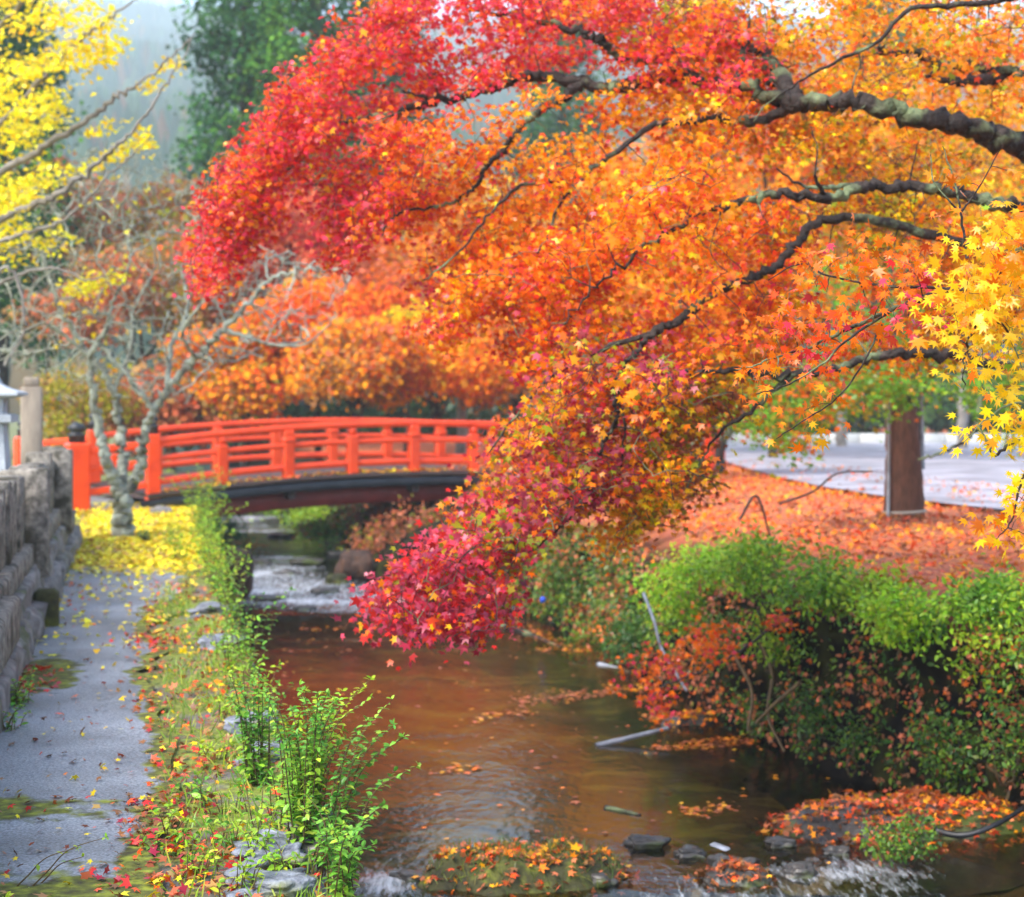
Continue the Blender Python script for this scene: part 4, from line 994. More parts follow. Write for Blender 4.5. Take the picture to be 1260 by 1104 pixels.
def cedar(px, Y, H, w, lab, seed, n=520):
    c = P(px, HY, Y); x = c[0]; t = thing("cedar", (x, Y, 0), lab, "tree", "dark cedars behind the bridge")
    g = Geo(); tube(g, catmull([(x, Y, -1), (x + .1, Y, H * .5), (x, Y, H)], 6), np.linspace(.38, .05, 13), 8); g.build("trunk", M_BARK, t)
    C = []
    for q in range(n):
        u = R.uniform(.05, 1) ** .8; z = 1.6 + (H - 1.6) * u; r = w * (1.06 - u ** 1.6) * (.78 + .28 * math.sin(q * 2.4 + z * 1.9 + seed)) * R.uniform(.55, 1.02) ** .6
        a = R.uniform(0, 2 * math.pi); C.append((x + r * math.cos(a), Y + r * math.sin(a), z - .18 * r))
    gl = Geo(); foliage(gl, np.array(C), 58, .36, .15, CLUMP, [((.012, .06, .02), 3), ((.025, .11, .025), 3), ((.06, .19, .02), 2), ((.12, .29, .02), 1.4)], .35, seed, .35, flat=.6, nrm=(0, -.5, .7))
    gl.build("crown", M_CEDAR, t)
cedar(300, 56, 24, 2.5, "tall dark cedar at the left of the cedar group, its top out of the photo", 1.)
cedar(385, 54, 25, 2.7, "tall brighter green cedar between the dark cedar and the red branch tips", 2.)
cedar(460, 62, 25, 3.0, "tall cedar mostly covered by the red maple's upper edge", 3.)
cedar(-5, 48, 20, 2.2, "dark cedar showing between the ginkgo's yellow leaves at the left edge", 4.)
cedar(690, 75, 24, 3.0, "dark cedar far behind the middle of the maple canopy", 5.)
cedar(870, 80, 24, 3.4, "dark cedar far behind the right half of the maple canopy", 6.)
cedar(1080, 78, 24, 3.4, "dark cedar far behind the thick lichen limb", 7.)

# pale bare trunks
for px, Y, top, lab in ((566, 39, 430, "pale bare trunk rising behind the right end of the bridge rail"), (1035, 44, 440, "pale trunk beyond the road just left of the wrapped maple"), (1183, 42, 420, "pale trunk beyond the road right of the wrapped maple"), (855, 27, 470, "short dark leaning trunk on the leaf-covered bank near the road")):
    c = P(px, HY, Y); H = EYE + (HY - top) * Y / FPX; z0 = .3 if px > 640 else 0
    t = thing("leafless_tree", (c[0], Y, z0), lab, "tree", "bare trunks in the distance")
    g = Geo(); tops = np.array([c[0], Y, H]); skeleton(g, [([(c[0], Y, z0 - .1), (c[0] + .04, Y, (H + z0) / 2), tops], .15, .09)], 8); g.build("trunk", M_BARK if px == 855 else M_PALEBARK, t)
    g = Geo(); e = [tops + [R.uniform(-.9, .9), R.uniform(-.5, .5), R.uniform(.6, 1.6)] for _ in range(5)]
    nd, rd2 = skeleton(g, [([tops, (tops + q) / 2 + R.normal(0, .1, 3), q], .06, .015) for q in e], 6)
    grow_twigs(g, nd, rd2, np.array([q + R.normal(0, .5, 3) for q in e for _ in range(7)]), .1, .005, .02); g.build("limbs", M_GREYBARK if px != 855 else M_BARK, t)

# kerb wall across the road, little building, parked car far right
kb = Geo(); a, b_ = np.array([5.0, 48, .45]), np.array([26, 46, .45])
for q in range(18):
    p0, p1 = a + (b_ - a) * q / 18, a + (b_ - a) * (q + .985) / 18; d = norm(p1 - p0)
    boxgeo(kb, (p0 + p1) / 2, (np.linalg.norm(p1 - p0) / 2, .18, .22), np.array([d, [-d[1], d[0], 0], [0, 0, 1]]), bev=.03)
tag(kb.build("kerb_wall", M_KERB, origin=(15, 47, .35)), "low pale stone kerb wall along the far side of the road", "wall")
hs = thing("low_building", (20, 75, .35), "low grey building with dark roof beyond the hedge at right", "building")
g = Geo(); boxgeo(g, (20, 75, 1.75), (5, 3, 1.45)); g.build("wall", M_CONC, hs, smooth=False)
g = Geo(); lathe(g, (0, 0, 0), [(5.2, 3.2), (5.4, 3.35), (1.5, 4.6)], 4); V = np.concatenate(g.V); c_ = math.cos(math.pi / 4)
V = np.c_[(V[:, 0] - V[:, 1]) * c_ * 1.5 + 20, (V[:, 0] + V[:, 1]) * c_ * .95 + 75, V[:, 2]]; obj_from("roof", V, g.F, M_ROOF, hs, smooth=False)
for q in range(4):
    g = Geo(); boxgeo(g, (16.8 + q * 2.1, 71.98, 1.9), (.55, .04, .5)); g.build("window", M_GLASS, hs, smooth=False)

# ------------------------------------------------------------------ plants
def herb(name, base, h, ns, leaf, pal, label, cat="plant", group=None, lean=(0, 0), fan=.45, sp=.035, r=.0035, mat=M_HERB, bend=.25, tpl=OVAL):
    base = np.asarray(base, float); t = thing(name, base, label, cat, group)
    gs, gl = Geo(), Geo(); C, S, N, T = [], [], [], []
    for q in range(ns):
        a = R.uniform(0, 2 * math.pi); hh = h * R.uniform(.55, 1.05); f = fan * R.uniform(.2, 1)
        d = np.array([math.cos(a) * f + lean[0], math.sin(a) * f + lean[1], 1.0])
        p0 = base + [R.normal(0, .03), R.normal(0, .03), -.02]
        pts = catmull([p0, p0 + d * hh * .4, p0 + d * hh * .75 + [0, 0, 0], p0 + d * hh + np.array([d[0], d[1], -bend * .6]) * hh * .35], 6)
        tube(gs, pts, np.linspace(r, r * .35, len(pts)), 5)
        L = np.concatenate([[0], np.cumsum(np.linalg.norm(np.diff(pts, axis=0), axis=1))]); k = 0; s = L[-1] * .12
        while s < L[-1]:
            p = np.array([np.interp(s, L, pts[:, i]) for i in range(3)]); fr = s / L[-1]
            for sd_ in (0, math.pi):
                b_ = k * 1.45 + sd_ + a + R.normal(0, .25)
                o = np.array([math.cos(b_), math.sin(b_), R.normal(.12, .25)])
                C.append(p); T.append(o); N.append(np.array([0, 0, 1]) + R.normal(0, .3, 3)); S.append(leaf * R.uniform(.65, 1.15) * (1.1 - .45 * fr))
            k += 1; s += sp * R.uniform(.75, 1.3)
        for _ in range(3): C.append(pts[-1]); T.append(R.normal(0, .6, 3) + [0, 0, .5]); N.append(R.normal(0, .5, 3) + [0, 0, .6]); S.append(leaf * .55)
    C = np.array(C); gl.add(*leaf_batch(C, np.array(S), np.array(N), np.array(T), patch_tint(C, pal, 4, .5, base[1], .18), tpl))
    gs.build("stems", M_STEM, t); gl.build("leaves", mat, t)
    return t
pH = [((.08, .24, .03), 1.5), ((.14, .36, .04), 3), ((.24, .48, .05), 3), ((.38, .55, .05), 1.4)]
pHy = [((.16, .36, .03), 2), ((.30, .52, .03), 3), ((.46, .58, .03), 2)]
sx = lambda c, Y: np.array([strip_x(c, Y), Y, .01])
# the sharp shrub in the foreground
herb("wild_shrub", sx(.585, 6.3), .66, 30, .046, pH, "tallest bright green shrub with thin upright stems at the path's near right edge", "shrub", fan=.24, sp=.020, lean=(.03, 0))
herb("wild_shrub", sx(.62, 6.05), .66, 10, .046, pH, "green shrub with one long stem arching out over the water", "shrub", fan=.2, lean=(.36, 0), sp=.024)
herb("wild_shrub", sx(.58, 6.6), .60, 20, .048, pHy, "yellowing small-leaved shrub just behind the tallest near shrub", "shrub", fan=.32, lean=(.16, 0), sp=.028)
herb("wild_shrub", sx(.50, 7.4), .54, 16, .050, pH, "dark-stemmed green shrub leaning left of the tallest near shrub", "shrub", fan=.26, lean=(-.06, 0), sp=.026)
herb("wild_shrub", sx(.66, 5.75), .36, 20, .044, pH, "low green seedlings over the flagstones at the bottom edge", "shrub", fan=.5, lean=(.1, 0), sp=.024)
# weeds along the verge
WG = "weeds along the stream edge of the verge"
for Y, c, h, n, pal in [(5.9, .48, .2, 10, pHy), (6.15, .40, .2, 10, pHy), (6.7, .5, .22, 10, pH), (7.0, .56, .26, 10, pHy), (6.3, .1, .12, 8, pHy), (7.9, .3, .12, 8, pHy), (8.1, .6, .3, 9, pHy), (9.0, .4, .14, 8, pHy), (9.9, .5, .2, 8, pHy), (10.5, .52, .24, 8, pHy), (11.2, .5, .2, 8, pHy), (5.75, .30, .16, 9, pHy), (6.0, .18, .15, 9, pHy), (6.35, .30, .14, 8, pH), (6.5, .08, .18, 6, pHy), (6.9, .36, .17, 7, pHy), (7.1, .22, .16, 7, pH), (7.6, .5, .22, 6, pHy), (8.3, .5, .22, 7, pH), (8.8, .62, .34, 5, pH), (9.4, .56, .26, 6, pHy), (10.2, .62, .46, 5, pH), (10.9, .6, .34, 7, pHy), (11.6, .66, .42, 6, pH), (12.3, .62, .52, 6, pHy), (13.1, .66, .4, 7, pH), (13.9, .64, .5, 8, pHy), (14.7, .6, .44, 8, pHy), (15.5, .64, .5, 9, pHy), (16.3, .6, .5, 9, pHy), (17.1, .66, .55, 9, pHy), (17.9, .62, .6, 9, pHy), (18.8, .68, .65, 9, pHy), (19.8, .66, .75, 9, pHy), (20.8, .7, .8, 9, pHy), (22, .75, .9, 9, pHy), (17.5, .3, .3, 7, pHy), (19.0, .28, .3, 7, pHy)]:
    herb("weed", sx(c, Y), h, n + (3 if Y > 13 else 0), .040 + .0012 * Y, pal, "bright green leafy weed in the line of weeds edging the stream side of the path", "weed", WG, fan=.55, sp=.035 + .001 * Y, r=.003)
herb("weed", sx(-.70, 9.3), .20, 12, .05, pH, "green weeds growing in the moss at the foot of the stone wall", "weed", fan=.8)
herb("weed", sx(-.72, 8.6), .16, 10, .045, pH, "small green weeds nearest the camera along the stone wall's foot", "weed", fan=.8)
herb("weed", sx(-.50, 5.5), .10, 6, .06, pHy, "pale green leafy seedling at the bottom left corner", "weed", fan=.8)
herb("weed", sx(-.45, 5.85), .24, 3, .03, pHy, "sparse thin yellow stalks leaning over the path at the left edge", "weed", fan=.1, lean=(1.0, .0), sp=.12)
herb("fern", sx(.0, 19.6), .16, 14, .06, [((.03, .12, .03), 1), ((.06, .2, .04), 1)], "dark green tuft on the yellow leaf carpet right of the bare tree", "plant", fan=.9)

# right bank shrubs and ground plants
def bush(name, c, rad, n, leaf, pal, label, cat="bush", stems=7, tpl=OVAL, seed=0., group=None, nrm=(0, -.5, .8)):
    c = np.asarray(c, float); t = thing(name, (c[0], c[1], c[2] - rad[2]), label, cat, group)
    lob = [c + R.normal(0, .42, 3) * rad for _ in range(8)]
    C = np.concatenate([l + norm(R.normal(0, 1, (n // 8, 3))) * R.uniform(.3, 1, (n // 8, 1)) ** .5 * np.array(rad) * .55 for l in lob])
    gs = Geo(); b0 = c - [0, -.1, rad[2] * 1.1]
    nd, rr = skeleton(gs, [([b0 + R.normal(0, .05, 3), (b0 + l) / 2 + R.normal(0, .06, 3), l] , .012, .004) for l in lob[:stems]], 5)
    grow_twigs(gs, nd, rr, C[::6], .1, .0015, .004); gs.build("stems", M_STEM, t)
    gl = Geo(); foliage(gl, C, 7, leaf * 1.5, leaf, tpl, pal, 1.6, seed, .5, nrm=nrm, out=(0, -.3, -.2), spread=.6); gl.build("leaves", M_HERB, t)
pLm = [((.14, .34, .02), 1), ((.26, .52, .02), 3), ((.38, .62, .02), 3), ((.50, .62, .03), 1)]
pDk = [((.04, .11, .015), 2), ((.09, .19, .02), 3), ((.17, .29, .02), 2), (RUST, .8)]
pMd = [((.12, .28, .015), 2), ((.25, .44, .02), 3), ((.40, .54, .025), 2)]
_YY = np.linspace(9.5, 23.5, 1400)
def bank_Y(px):      # where the line of sight at this column meets the bank's brink
    d = (px - CX) * _YY / FPX - bank_x(_YY); i = np.where(d > 0)[0]
    return float(_YY[i[0]]) if len(i) else float(_YY[-1])
def bb(px, py, Y, rx, rz, n, leaf, pal, lab, seed, ry=None):
    if seed < 14: Y = bank_Y(px) - .10
    bush("bush", P(px, py, Y), (rx * Y / FPX, ry or rx * Y / FPX * .8, rz * Y / FPX), n, leaf, pal, lab, seed=seed)
bb(850, 705, 15.6, 80, 42, 420, .045, pLm, "bright lime-green bush on the bank top left of the bare sapling stem", 1.)
bb(1030, 720, 14.2, 66, 34, 340, .045, pMd, "mid-green bush spilling over the bank top at the sapling's root", 2.)
bb(1110, 755, 13.4, 56, 38, 300, .045, pLm, "bright green bush hanging over the dark hollow in the bank", 3.)
bb(1215, 745, 12.8, 62, 32, 300, .043, pMd, "green bush with a few red leaves on the bank at the right edge", 4.)
bb(940, 690, 15.6, 60, 30, 260, .045, pMd, "small green bush between the lime bush and the sapling", 5.)
bb(700, 720, 17.6, 75, 48, 360, .05, pDk + [(OLV, 1)], "dark olive bush beside the hanging magenta branch", 6.)
bb(760, 690, 16.8, 60, 36, 280, .045, pDk + [((.2, .3, .12), 2)], "greyish green bush at the edge of the leaf-covered bank top", 7.)
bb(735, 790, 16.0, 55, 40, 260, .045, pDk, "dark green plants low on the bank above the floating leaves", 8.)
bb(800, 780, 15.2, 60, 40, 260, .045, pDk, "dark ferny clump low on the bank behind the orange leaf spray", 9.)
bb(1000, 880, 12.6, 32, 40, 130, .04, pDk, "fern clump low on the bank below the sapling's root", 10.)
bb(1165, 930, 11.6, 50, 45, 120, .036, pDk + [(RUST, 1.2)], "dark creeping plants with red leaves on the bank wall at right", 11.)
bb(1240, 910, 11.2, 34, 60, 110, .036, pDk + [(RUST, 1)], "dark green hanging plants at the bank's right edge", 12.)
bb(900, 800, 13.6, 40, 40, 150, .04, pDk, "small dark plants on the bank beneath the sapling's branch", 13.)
bb(1110, 1035, 9.9, 60, 18, 120, .03, pDk, "low dark green tuft on the leaf-covered bar", 14.)
bb(960, 790, 13, 34, 26, 110, .04, pMd, "small green plants at the top of the dark hollow in the bank", 13.1)
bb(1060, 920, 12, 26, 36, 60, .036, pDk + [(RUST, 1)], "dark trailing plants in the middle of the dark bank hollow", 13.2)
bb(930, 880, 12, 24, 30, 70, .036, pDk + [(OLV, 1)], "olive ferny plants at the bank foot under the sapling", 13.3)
bb(860, 760, 15, 46, 32, 170, .042, pMd, "green bank plants just above the orange leaf spray", 13.4)
bb(1225, 800, 11, 55, 30, 150, .04, pMd + [(RUST, .6)], "green leafy plants with red leaves under the bank's rim at the right edge", 13.5)
# upstream bank plants beyond the rapids
RB = [(RUST, 3), (BRN, 2), (SALM, 1), (OLV, 1)]
bb(470, 680, 25.5, 45, 34, 240, .06, RB, "rusty brown bush at the rapids below the bridge", 15.)
bb(530, 660, 26.2, 50, 40, 260, .06, RB, "rusty bush behind the drooping magenta leaves below the bridge", 16.)
bb(540, 625, 30.5, 40, 22, 140, .07, pLm, "bright green bush seen under the bridge at right", 17.)
bb(405, 655, 28.0, 45, 14, 140, .06, pDk, "dark green low plants beside the rapids under the bridge", 18.)
bb(380, 632, 32, 55, 12, 140, .07, pMd, "green bank plants upstream under the bridge's middle", 19.)
bb(268, 655, 27.0, 42, 20, 180, .06, [((.03, .13, .04), 2), ((.06, .2, .05), 2)], "dark green grass clump at the water's left edge before the bridge", 20.)
bb(460, 635, 30, 60, 18, 160, .07, RB + [(GRN, 2)], "mixed brown and green undergrowth under the bridge", 21.)
bb(600, 700, 22.0, 45, 45, 200, .05, RB + [(DGRN, 2)], "dark brown undergrowth behind the magenta leaves at the stream bend", 22.)

# ------------------------------------------------------------------ rocks, mounds, driftwood, hoses
def rock(c, size, seed, mat, lab, nm="rock", cat="rock", group=None, rough=.35):
    g = Geo(); rockgeo(g, c, size, seed, 4, rough); return tag(g.build(nm, mat, origin=(c[0], c[1], c[2] - size[2])), lab, cat, group)
rock(P(293, 706, 22.2) , (.19, .2, .34), 3, M_BROWNROCK, "upright brown moss-topped boulder at the left side of the rapids", nm="boulder", cat="rock", rough=.15)
rock(P(376, 692, 25.6), (.24, .2, .05), 5, M_ROCK, "flat dark rock breaking the white rapids")
rock(P(437, 700, 24.2), (.26, .25, .24), 6, M_BROWNROCK, "rust-brown rock at the right side of the rapids")
rock(P(415, 716, 23.6), (.16, .16, .10), 7, M_MOSS, "small mossy rock at the right foot of the rapids")
for q, (Y, c, s, lab) in enumerate([(6.2, .47, (.12, .16, .05), "flat blue-grey flagstone at the root of the tallest near shrub"), (5.8, .42, (.15, .14, .04), "wet blue-grey flagstone at the bottom edge of the verge"), (7.9, .52, (.10, .16, .045), "blue-grey edging stone left of the near shrubs"), (8.7, .55, (.10, .2, .04), "grey edging stone among red leaves on the verge"), (11.5, .5, (.13, .22, .04), "pale grey edging stone near the moss patch"), (13.2, .48, (.14, .26, .04), "pale grey edging stone half way to the bridge"), (6.35, .62, (.10, .12, .09), "dark broken stone under the tallest near shrub's roots")]):
    rock((strip_x(c, Y), Y, .035), s, 20 + q, M_SLATE if q < 6 else M_ROCK, lab, nm="edging_stone", cat="stone", group="flat stones edging the path", rough=.75)

def litter(name, C, size, pal, tpl=MAPLE5, parent=None, tilt=.35, ps=.8, mat=M_LITTER, per_leaf=.9):
    n = len(C); N = np.array([0, 0, 1.0]) + R.normal(0, tilt, (n, 3)); T = R.normal(0, 1, (n, 3))
    g = Geo(); g.add(*leaf_batch(C, size * np.exp(R.normal(0, .25, n)), N, T, patch_tint(C, pal, ps, per_leaf, 3., .2), tpl))
    o = g.build(name, mat, parent)
    return tag(o, kind="stuff") if parent is None else tag(o, kind="stuff")
def mound(name, pts, lab, seed, pal, nl, mat, zt):
    """low gravel bar: a lumpy sheet over an outline, with leaves on it; pts = ellipse (x,y,rx,ry,h)"""
    x, y, rx, ry, h, rot = pts; t = thing(name, (x, y, WATER_Z - .1), lab, "gravel bar")
    n1, n2 = 26, 48; V = []; ca, sa = math.cos(rot), math.sin(rot)
    for i in range(n1):
        for j in range(n2):
            r = i / (n1 - 1); a = j * 2 * math.pi / n2
            rr = r * (1 + .22 * nz((math.cos(a) * 1.5, math.sin(a) * 1.5, seed)))
            u, v = rx * rr * math.cos(a), ry * rr * math.sin(a); X, Y_ = x + u * ca - v * sa, y + u * sa + v * ca
            V.append((X, Y_, WATER_Z - .25 + (h + .25) * (1 - r ** 3) + .11 * nz((X * 4, Y_ * 4, seed)) * (1 - r * .5) + .05 * nz((X * 11, Y_ * 11, seed))))
    i = np.arange(n1 - 1)[:, None] * n2 + np.arange(n2)[None]; j = np.arange(n1 - 1)[:, None] * n2 + (np.arange(n2)[None] + 1) % n2
    obj_from("gravel", V, [np.stack([i, i + n2, j + n2, j], -1).reshape(-1, 4)], mat, t)
    V = np.array(V); V = V[V[:, 2] > WATER_Z - .05]; C = V[R.integers(0, len(V), nl)] + R.normal(0, .03, (nl, 3)) * [1, 1, 0] + [0, 0, .012]
    litter("leaf_cover", C, .034, pal, parent=t, tilt=.5); return t, V
pl1 = [(BRN, 2), (RUST, 3), (RORG, 2), (ORNG, 1.5), (SALM, 2), (AMB, .7)]
t, V = mound("gravel_bar", (.08, 9.62, .80, .50, .15, .15), "mossy gravel bar with orange leaves in the stream's bottom middle", 1., pl1, 1000, M_MOSS, 0)
C = V[R.integers(0, len(V), 1300)]; g = Geo(); g.add(*leaf_batch(C, R.uniform(.03, .09, 1300), R.normal(0, .6, (1300, 3)) + [0, -1, .3], R.normal(0, .5, (1300, 3)) + [0, 0, 1], pick([((.08, .13, .02), 2), ((.16, .18, .03), 2)], 1300), BLADE)); tag(g.build("moss_tufts", M_HERB, t), kind="stuff")
mound("gravel_bar", (2.5, 10.8, 1.35, .70, .12, .22), "long leaf-covered bar of reddish brown litter under the dark bank", 2., pl1, 3400, M_ROCK, 0)
mound("gravel_bar", (1.25, 9.55, .36, .22, .08, .1), "small leafy islet between two riffles at the bottom", 3., pl1, 260, M_ROCK, 0)
mound("gravel_bar", (1.45, 14.1, .42, .22, .06, .2), "narrow leafy shelf at the bank foot beside the fern", 4., pl1, 240, M_ROCK, 0)

def stick(pts, r, mat, lab, nm="driftwood", cat="branch", sides=7, group=None):
    g = Geo(); c = catmull(pts, 6); tube(g, c, np.linspace(r, r * .6, len(c)), sides, lump=.05); return tag(g.build(nm, mat, origin=tuple(c[0])), lab, cat, group)
stick([P(733, 918, 13.2), P(775, 908, 13.3), P(822, 896, 13.4)], .024, M_WOODGREY, "pale grey driftwood stick lying in the water below the orange spray")
stick([P(736, 818, 17.2), P(762, 824, 17), P(775, 828, 16.9)], .03, M_WOODGREY, "short pale stick at the bank foot left of the orange spray")
stick([P(792, 730, 14.6), P(805, 765, 14.3), P(815, 800, 14.1), P(845, 850, 13.8)], .016, M_WOODGREY, "thin grey dead stem slanting down the bank behind the orange spray")
stick([P(612, 768, 20.2), P(650, 780, 19.4), P(690, 798, 18.4)], .035, M_BARK, "dark wet log along the water's edge below the magenta leaves")
stick([P(745, 994, 11.2), P(765, 998, 11.1), P(788, 1004, 11.0)], .02, M_BARK, "dark snag with two stubs poking out of the brown water")
stick([P(1095, 812, 12.6), P(1120, 850, 12.4), P(1150, 878, 12.3), P(1195, 880, 12.2)], .017, M_HOSE, "upper black hose looping down the bank wall", nm="hose", cat="hose")
stick([P(1150, 1022, 10.3), P(1185, 1028, 10.2), P(1225, 1015, 10.2), P(1275, 985, 10.4)], .022, M_HOSE, "lower black hose curving over the leaf-covered bar", nm="hose", cat="hose")
stick([P(1100, 800, 12.9), P(1180, 830, 12.4), P(1240, 850, 12.1), P(1290, 820, 12)], .022, M_BARK, "dark root arching along the bank at the right edge", nm="root", cat="root")
stick([P(826, 628, 21), P(850, 626, 20.6), P(880, 622, 20.2)], .05, M_MOSS, "short mossy log lying on the orange leaf carpet", cat="log")
stick([P(910, 640, 15), P(930, 610, 15), P(945, 650, 15), P(952, 685, 15)], .014, M_TWIG, "thin dark bare stem rising from the green bank bush")
stick([P(960, 620, 15.2), P(1000, 605, 15.0), P(1030, 583, 14.9), P(1075, 580, 14.8)], .012, M_TWIG, "long bare twig reaching over the leaf carpet left of the wrapped trunk")
rock(P(668, 738, 19.2), (.03, .03, .03), 41, M_BLUE, "tiny blue plastic scrap on the bank under the magenta leaves", nm="plastic_scrap", cat="litter", rough=.2)
for q, (px, py, s_) in enumerate([(330, 735, .16), (355, 712, .13), (400, 728, .14), (318, 700, .12), (345, 672, .15), (392, 668, .16), (420, 690, .14), (375, 742, .10)]):
    Yq = FPX * (EYE - WATER_Z - .1) / (py - HY); p = P(px, py, Yq); rock((p[0], Yq, float(water_z(Yq)) - .02), (s_ * 1.4, s_, s_ * .55), 80 + q, M_ROCK, "wet dark stone breaking the white rapids near the bridge", group="wet stones in the far rapids", rough=.5)
for q, (px, py, s_) in enumerate([(795, 1040, .09), (850, 1052, .07), (905, 1068, .10), (960, 1040, .07), (985, 1075, .08), (735, 1085, .08), (1030, 1050, .06), (505, 1082, .07), (1010, 1015, .10)]):
    Yq = FPX * (EYE - WATER_Z) / (py - HY); p = P(px, py, Yq); rock((p[0], Yq, WATER_Z + .0), (s_ * 1.3, s_, s_ * .6), 60 + q, M_ROCK, "small wet dark rock breaking the riffle at the bottom of the stream", group="wet rocks in the near riffle", rough=.6)
g = Geo(); boxgeo(g, P(886, 1042, 9.55), (.055, .03, .008), np.array([norm(np.array([.7, -.5, -.15])), norm(np.array([.5, .7, 0])), [0, 0, 1]]), bev=.008); tag(g.build("plank_piece", M_WOODGREY, origin=tuple(P(886, 1042, 9.55))), "pale broken wood chip caught in the riffle at the bottom", "wood")
stick([P(205, 655, 23), P(160, 652, 22.8), P(110, 650, 22.6)], .015, M_BARK, "thin dark rail stick lying across the yellow leaf carpet")
rock((strip_x(.2, 24.2), 24.2, .05), (.16, .13, .09), 44, M_WALLSTONE, "pale grey stone at the foot of the bridge post")

for q, (p_, lab) in enumerate([([P(935, 790, 13.0), P(950, 830, 12.9), P(945, 880, 12.8), P(965, 925, 12.6)], "pale root hanging down the bank under the sapling"), ([P(900, 800, 13.4), P(925, 850, 13.2), P(920, 900, 13)], "brown root hanging at the bank's left, beside the orange spray"), ([P(985, 840, 12.3), P(955, 865, 12.4), P(930, 890, 12.5)], "short pale root crossing the hollow of the bank")]):
    stick(p_, .018, M_STEM, lab, nm="root", cat="root")
# grass tufts among the litter of the verge
n = 4600; Y = R.uniform(5.2, 15, n); c = R.uniform(.08, .66, n); k = np.array([nz((a * 3, b * 1.3, 6)) for a, b in zip(c, Y)]); m_ = R.uniform(-.5, .5, n) < k; Y, c = Y[m_], c[m_]; n = len(Y)
g = Geo(); g.add(*leaf_batch(np.c_[c - .214 * Y, Y, np.full(n, .01)], R.uniform(.04, .11, n), R.normal(0, .5, (n, 3)) + [0, -1, .2], R.normal(0, .45, (n, 3)) + [0, 0, .8], pick([((.16, .30, .03), 2), ((.28, .42, .03), 2), ((.42, .46, .06), 1)], n), BLADE)); tag(g.build("grass", M_HERB), kind="stuff")
# ------------------------------------------------------------------ fallen leaves (uncountable)
def on_strip(n, c0, c1, y0, y1, z=.035, w=None):
    Y = R.uniform(y0, y1, n); c = R.uniform(c0, c1, n); return np.c_[c - .214 * Y, Y, np.full(n, z) + R.uniform(0, .012, n)]
C1 = on_strip(34000, -.84, .75, 16, 26.5)
k = np.interp(C1[:, 1], [16, 17.0, 18, 19], [.06, .4, .9, 1]); C1 = C1[R.uniform(0, 1, len(C1)) < k]
C1b = on_strip(6000, -6, -.7, 20, 27)
litter("yellow_fallen_leaves", np.concatenate([C1, C1b]), .042, pal_k + [(TAN, .2)], FAN, tilt=.3)
C2 = on_strip(900, -.8, .15, 5, 17); k = np.array([nz((c[0] * .8, c[1] * .5)) for c in C2]); C2 = C2[R.uniform(-.7, .5, len(C2)) < k]
C2y = on_strip(300, -.8, .3, 11, 17)
C3 = on_strip(3700, .0, .66, 5, 16); k = np.array([nz((c[0] * 2.2, c[1] * 1.6, 4)) for c in C3]); C3 = C3[(R.uniform(-.55, .35, len(C3)) < k) & (R.uniform(0, 1, len(C3)) < np.interp(C3[:, 1], [9, 12, 15], [1, .7, .35]))]
litter("fallen_leaves", np.concatenate([C2, C3]), .027, [(BRN, 3), (RUST, 2), (RED, 1.6), (RORG, 1.5), (ORNG, 1), (SALM, 1.2), (TAN, 2.4), (YEL, .6)], tilt=.45, ps=2)
C4 = np.concatenate([on_strip(150, -.12, .30, 6.2, 7.2), on_strip(150, -.2, .35, 5.2, 6.2), on_strip(120, -.15, .2, 11.2, 12.0), on_strip(70, -.75, -.5, 9.6, 10.6)])
litter("fallen_leaves", C4, .028, [(BRN, 2), (CRIM, 2), (RED, 2), (RORG, 1)], tilt=.5)
litter("yellow_fallen_leaves", C2y, .04, pal_k, FAN)
# right bank carpet
n = 30000; Y = 9.5 + 24.5 * R.uniform(0, 1, n) ** 1.25; x = bank_x(Y) + .22 + R.uniform(0, 1, n) ** 1.3 * 9; keep = np.ones(n, bool)
rp = np.array(rd); onroad = in_poly(np.c_[x, Y], rp); keep &= ~onroad | (R.uniform(0, 1, n) < .10 + .22 * (x > 5.5)); keep &= (Y < 22) | (x > bank_x(Y) + 2.6)
C5 = np.c_[x, Y, np.where(onroad, .435, .40) + R.uniform(0, .03, n)][keep]
litter("maple_leaf_carpet", C5, .042, [(BRN, 1), (RUST, 2.5), (SALM, 3), (RORG, 3), (ORNG, 3), (AMB, 1)], tilt=.5, ps=.6)
# leaves on the bank face and floating
n = 6500; Y = R.uniform(10.5, 22, n); z = R.uniform(-.95, .2, n); C6 = np.c_[bank_x(Y) + .02 + R.normal(0, .12, n), Y, z]; k = np.array([nz(c, 1.6, 2) for c in C6]); C6 = C6[k > -.12]
g = Geo(); m = len(C6); g.add(*leaf_batch(C6, .034 * np.exp(R.normal(0, .2, m)), R.normal(0, .5, (m, 3)) + [-.7, -.5, .4], R.normal(0, .6, (m, 3)) + [-.2, 0, -.6], patch_tint(C6, [(BRN, 2), (RUST, 3), (SALM, 1), (ORNG, 1)], 1.5, .6), MAPLE5)); tag(g.build("bank_face_leaves", M_LITTER), kind="stuff")
nt2 = 190; Yt = R.uniform(10.6, 21, nt2); zt = R.uniform(-.9, .25, nt2); base = np.c_[bank_x(Yt) - .02, Yt, zt]; g = Geo()
k = np.array([nz(b, 1.1, 5) for b in base]); base = base[k > -.2]
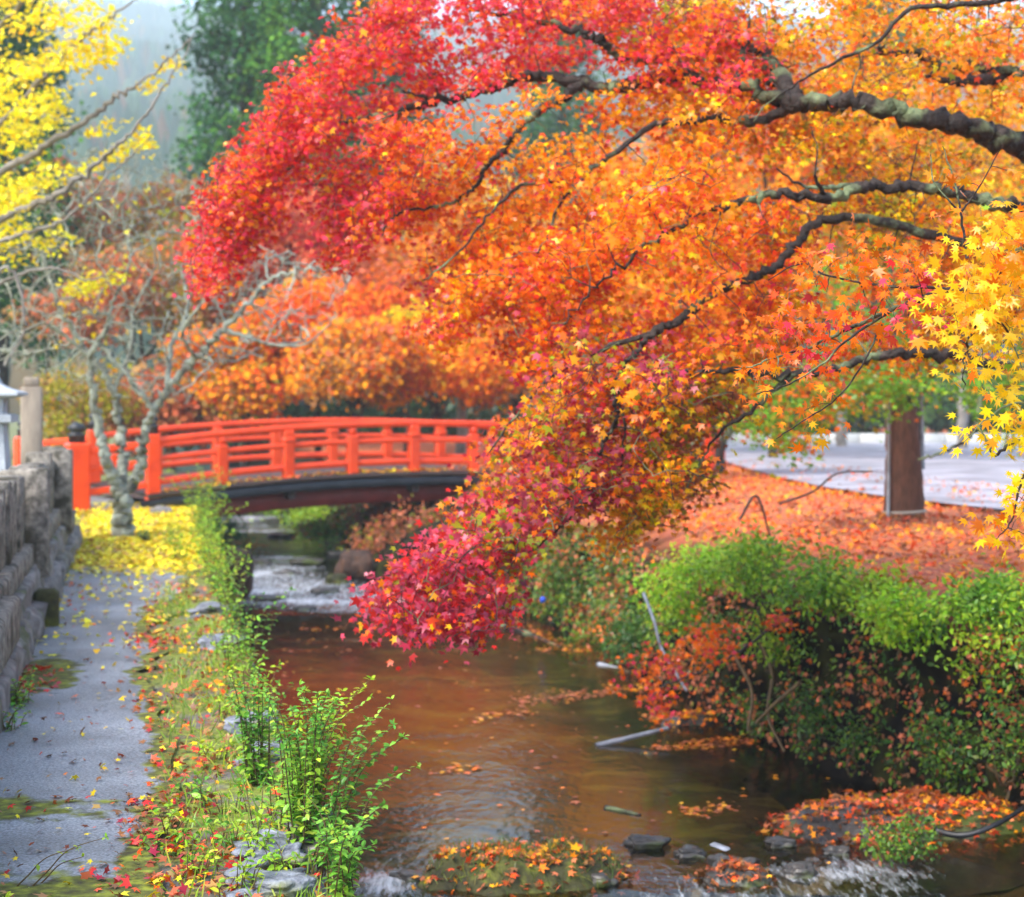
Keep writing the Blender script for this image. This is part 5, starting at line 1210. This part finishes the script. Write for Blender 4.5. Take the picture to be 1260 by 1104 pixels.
for b in base:
    m = int(R.integers(14, 34)); d = norm(R.normal(0, .7, (m, 3)) + [-.7, -.6, .25]); L0 = R.uniform(.03, .24, (m, 1))
    C = b + d * L0 - np.array([0, 0, 1]) * L0 ** 2 * 1.6
    tn = pick([((.03, .09, .012), 2), ((.08, .18, .018), 3), ((.18, .30, .02), 2), ((.28, .34, .03), .8), (RUST, .7)], m)
    g.add(*leaf_batch(C, R.uniform(.022, .06, m), R.normal(0, .5, (m, 3)) + [-.4, -.5, .6], d + [0, 0, -.6], tn, OVAL))
tag(g.build("undergrowth", M_HERB), kind="stuff")
C7 = []
for (x0, y0), (x1, y1), n, s in [((638, 864), (800, 845), 260, .10), ((800, 922), (930, 912), 170, .06), ((800, 880), (835, 882), 80, .12), ((590, 884), (650, 876), 60, .05), ((840, 1002), (900, 992), 60, .05), ((620, 760), (690, 795), 110, .15), ((350, 778), (430, 772), 30, .08), ((660, 800), (720, 800), 60, .1), ((530, 950), (590, 946), 30, .05)]:
    for q in range(n):
        u = R.uniform(); px, py = x0 + (x1 - x0) * u, y0 + (y1 - y0) * u; Yq = FPX * (EYE - WATER_Z) / (py - HY); p = P(px, py, Yq); C7.append((p[0] + R.normal(0, .04), Yq + R.normal(0, s * 1.6), WATER_Z + .012))
n = 240; Y = R.uniform(9.8, 21, n); u = R.uniform(.1, .95, n); x = (strip_x(.62, Y)) * (1 - u) + bank_x(Y) * u; C7 = np.concatenate([np.array(C7), np.c_[x, Y, np.full(n, WATER_Z + .012)]])
litter("floating_leaves", C7, .034, [(RUST, 2), (SALM, 2), (ORNG, 3), (AMB, 1.5)], tilt=.08)
# leaves along the bridge's deck edge
s = R.uniform(0, LEN, 900); C8 = np.array([at_s(a, R.uniform(-.13, .12), .02) for a in s]); litter("deck_edge_leaves", C8, .05, [(AMB, 2), (ORNG, 1), (YEL, 2), (SALM, 1)], FAN, tilt=.4)

# ------------------------------------------------------------------ haze: the damp air of the valley
bm = bmesh.new(); bmesh.ops.create_cube(bm, size=1)
for v in bm.verts: v.co = Vector((v.co.x * 1700, 660 + v.co.y * 1380, 178 + v.co.z * 362))
me = bpy.data.meshes.new("haze"); bm.to_mesh(me); bm.free()
hz = bpy.data.objects.new("haze", me); COL.objects.link(hz); hz["kind"] = "stuff"
m, nt, out, N = new_mat("damp_air")
pv = N("ShaderNodeVolumePrincipled"); pv.inputs["Color"].default_value = (.80, .93, 1, 1); pv.inputs["Density"].default_value = .0008
nt.links.new(pv.outputs[0], out.inputs["Volume"]); me.materials.append(m)
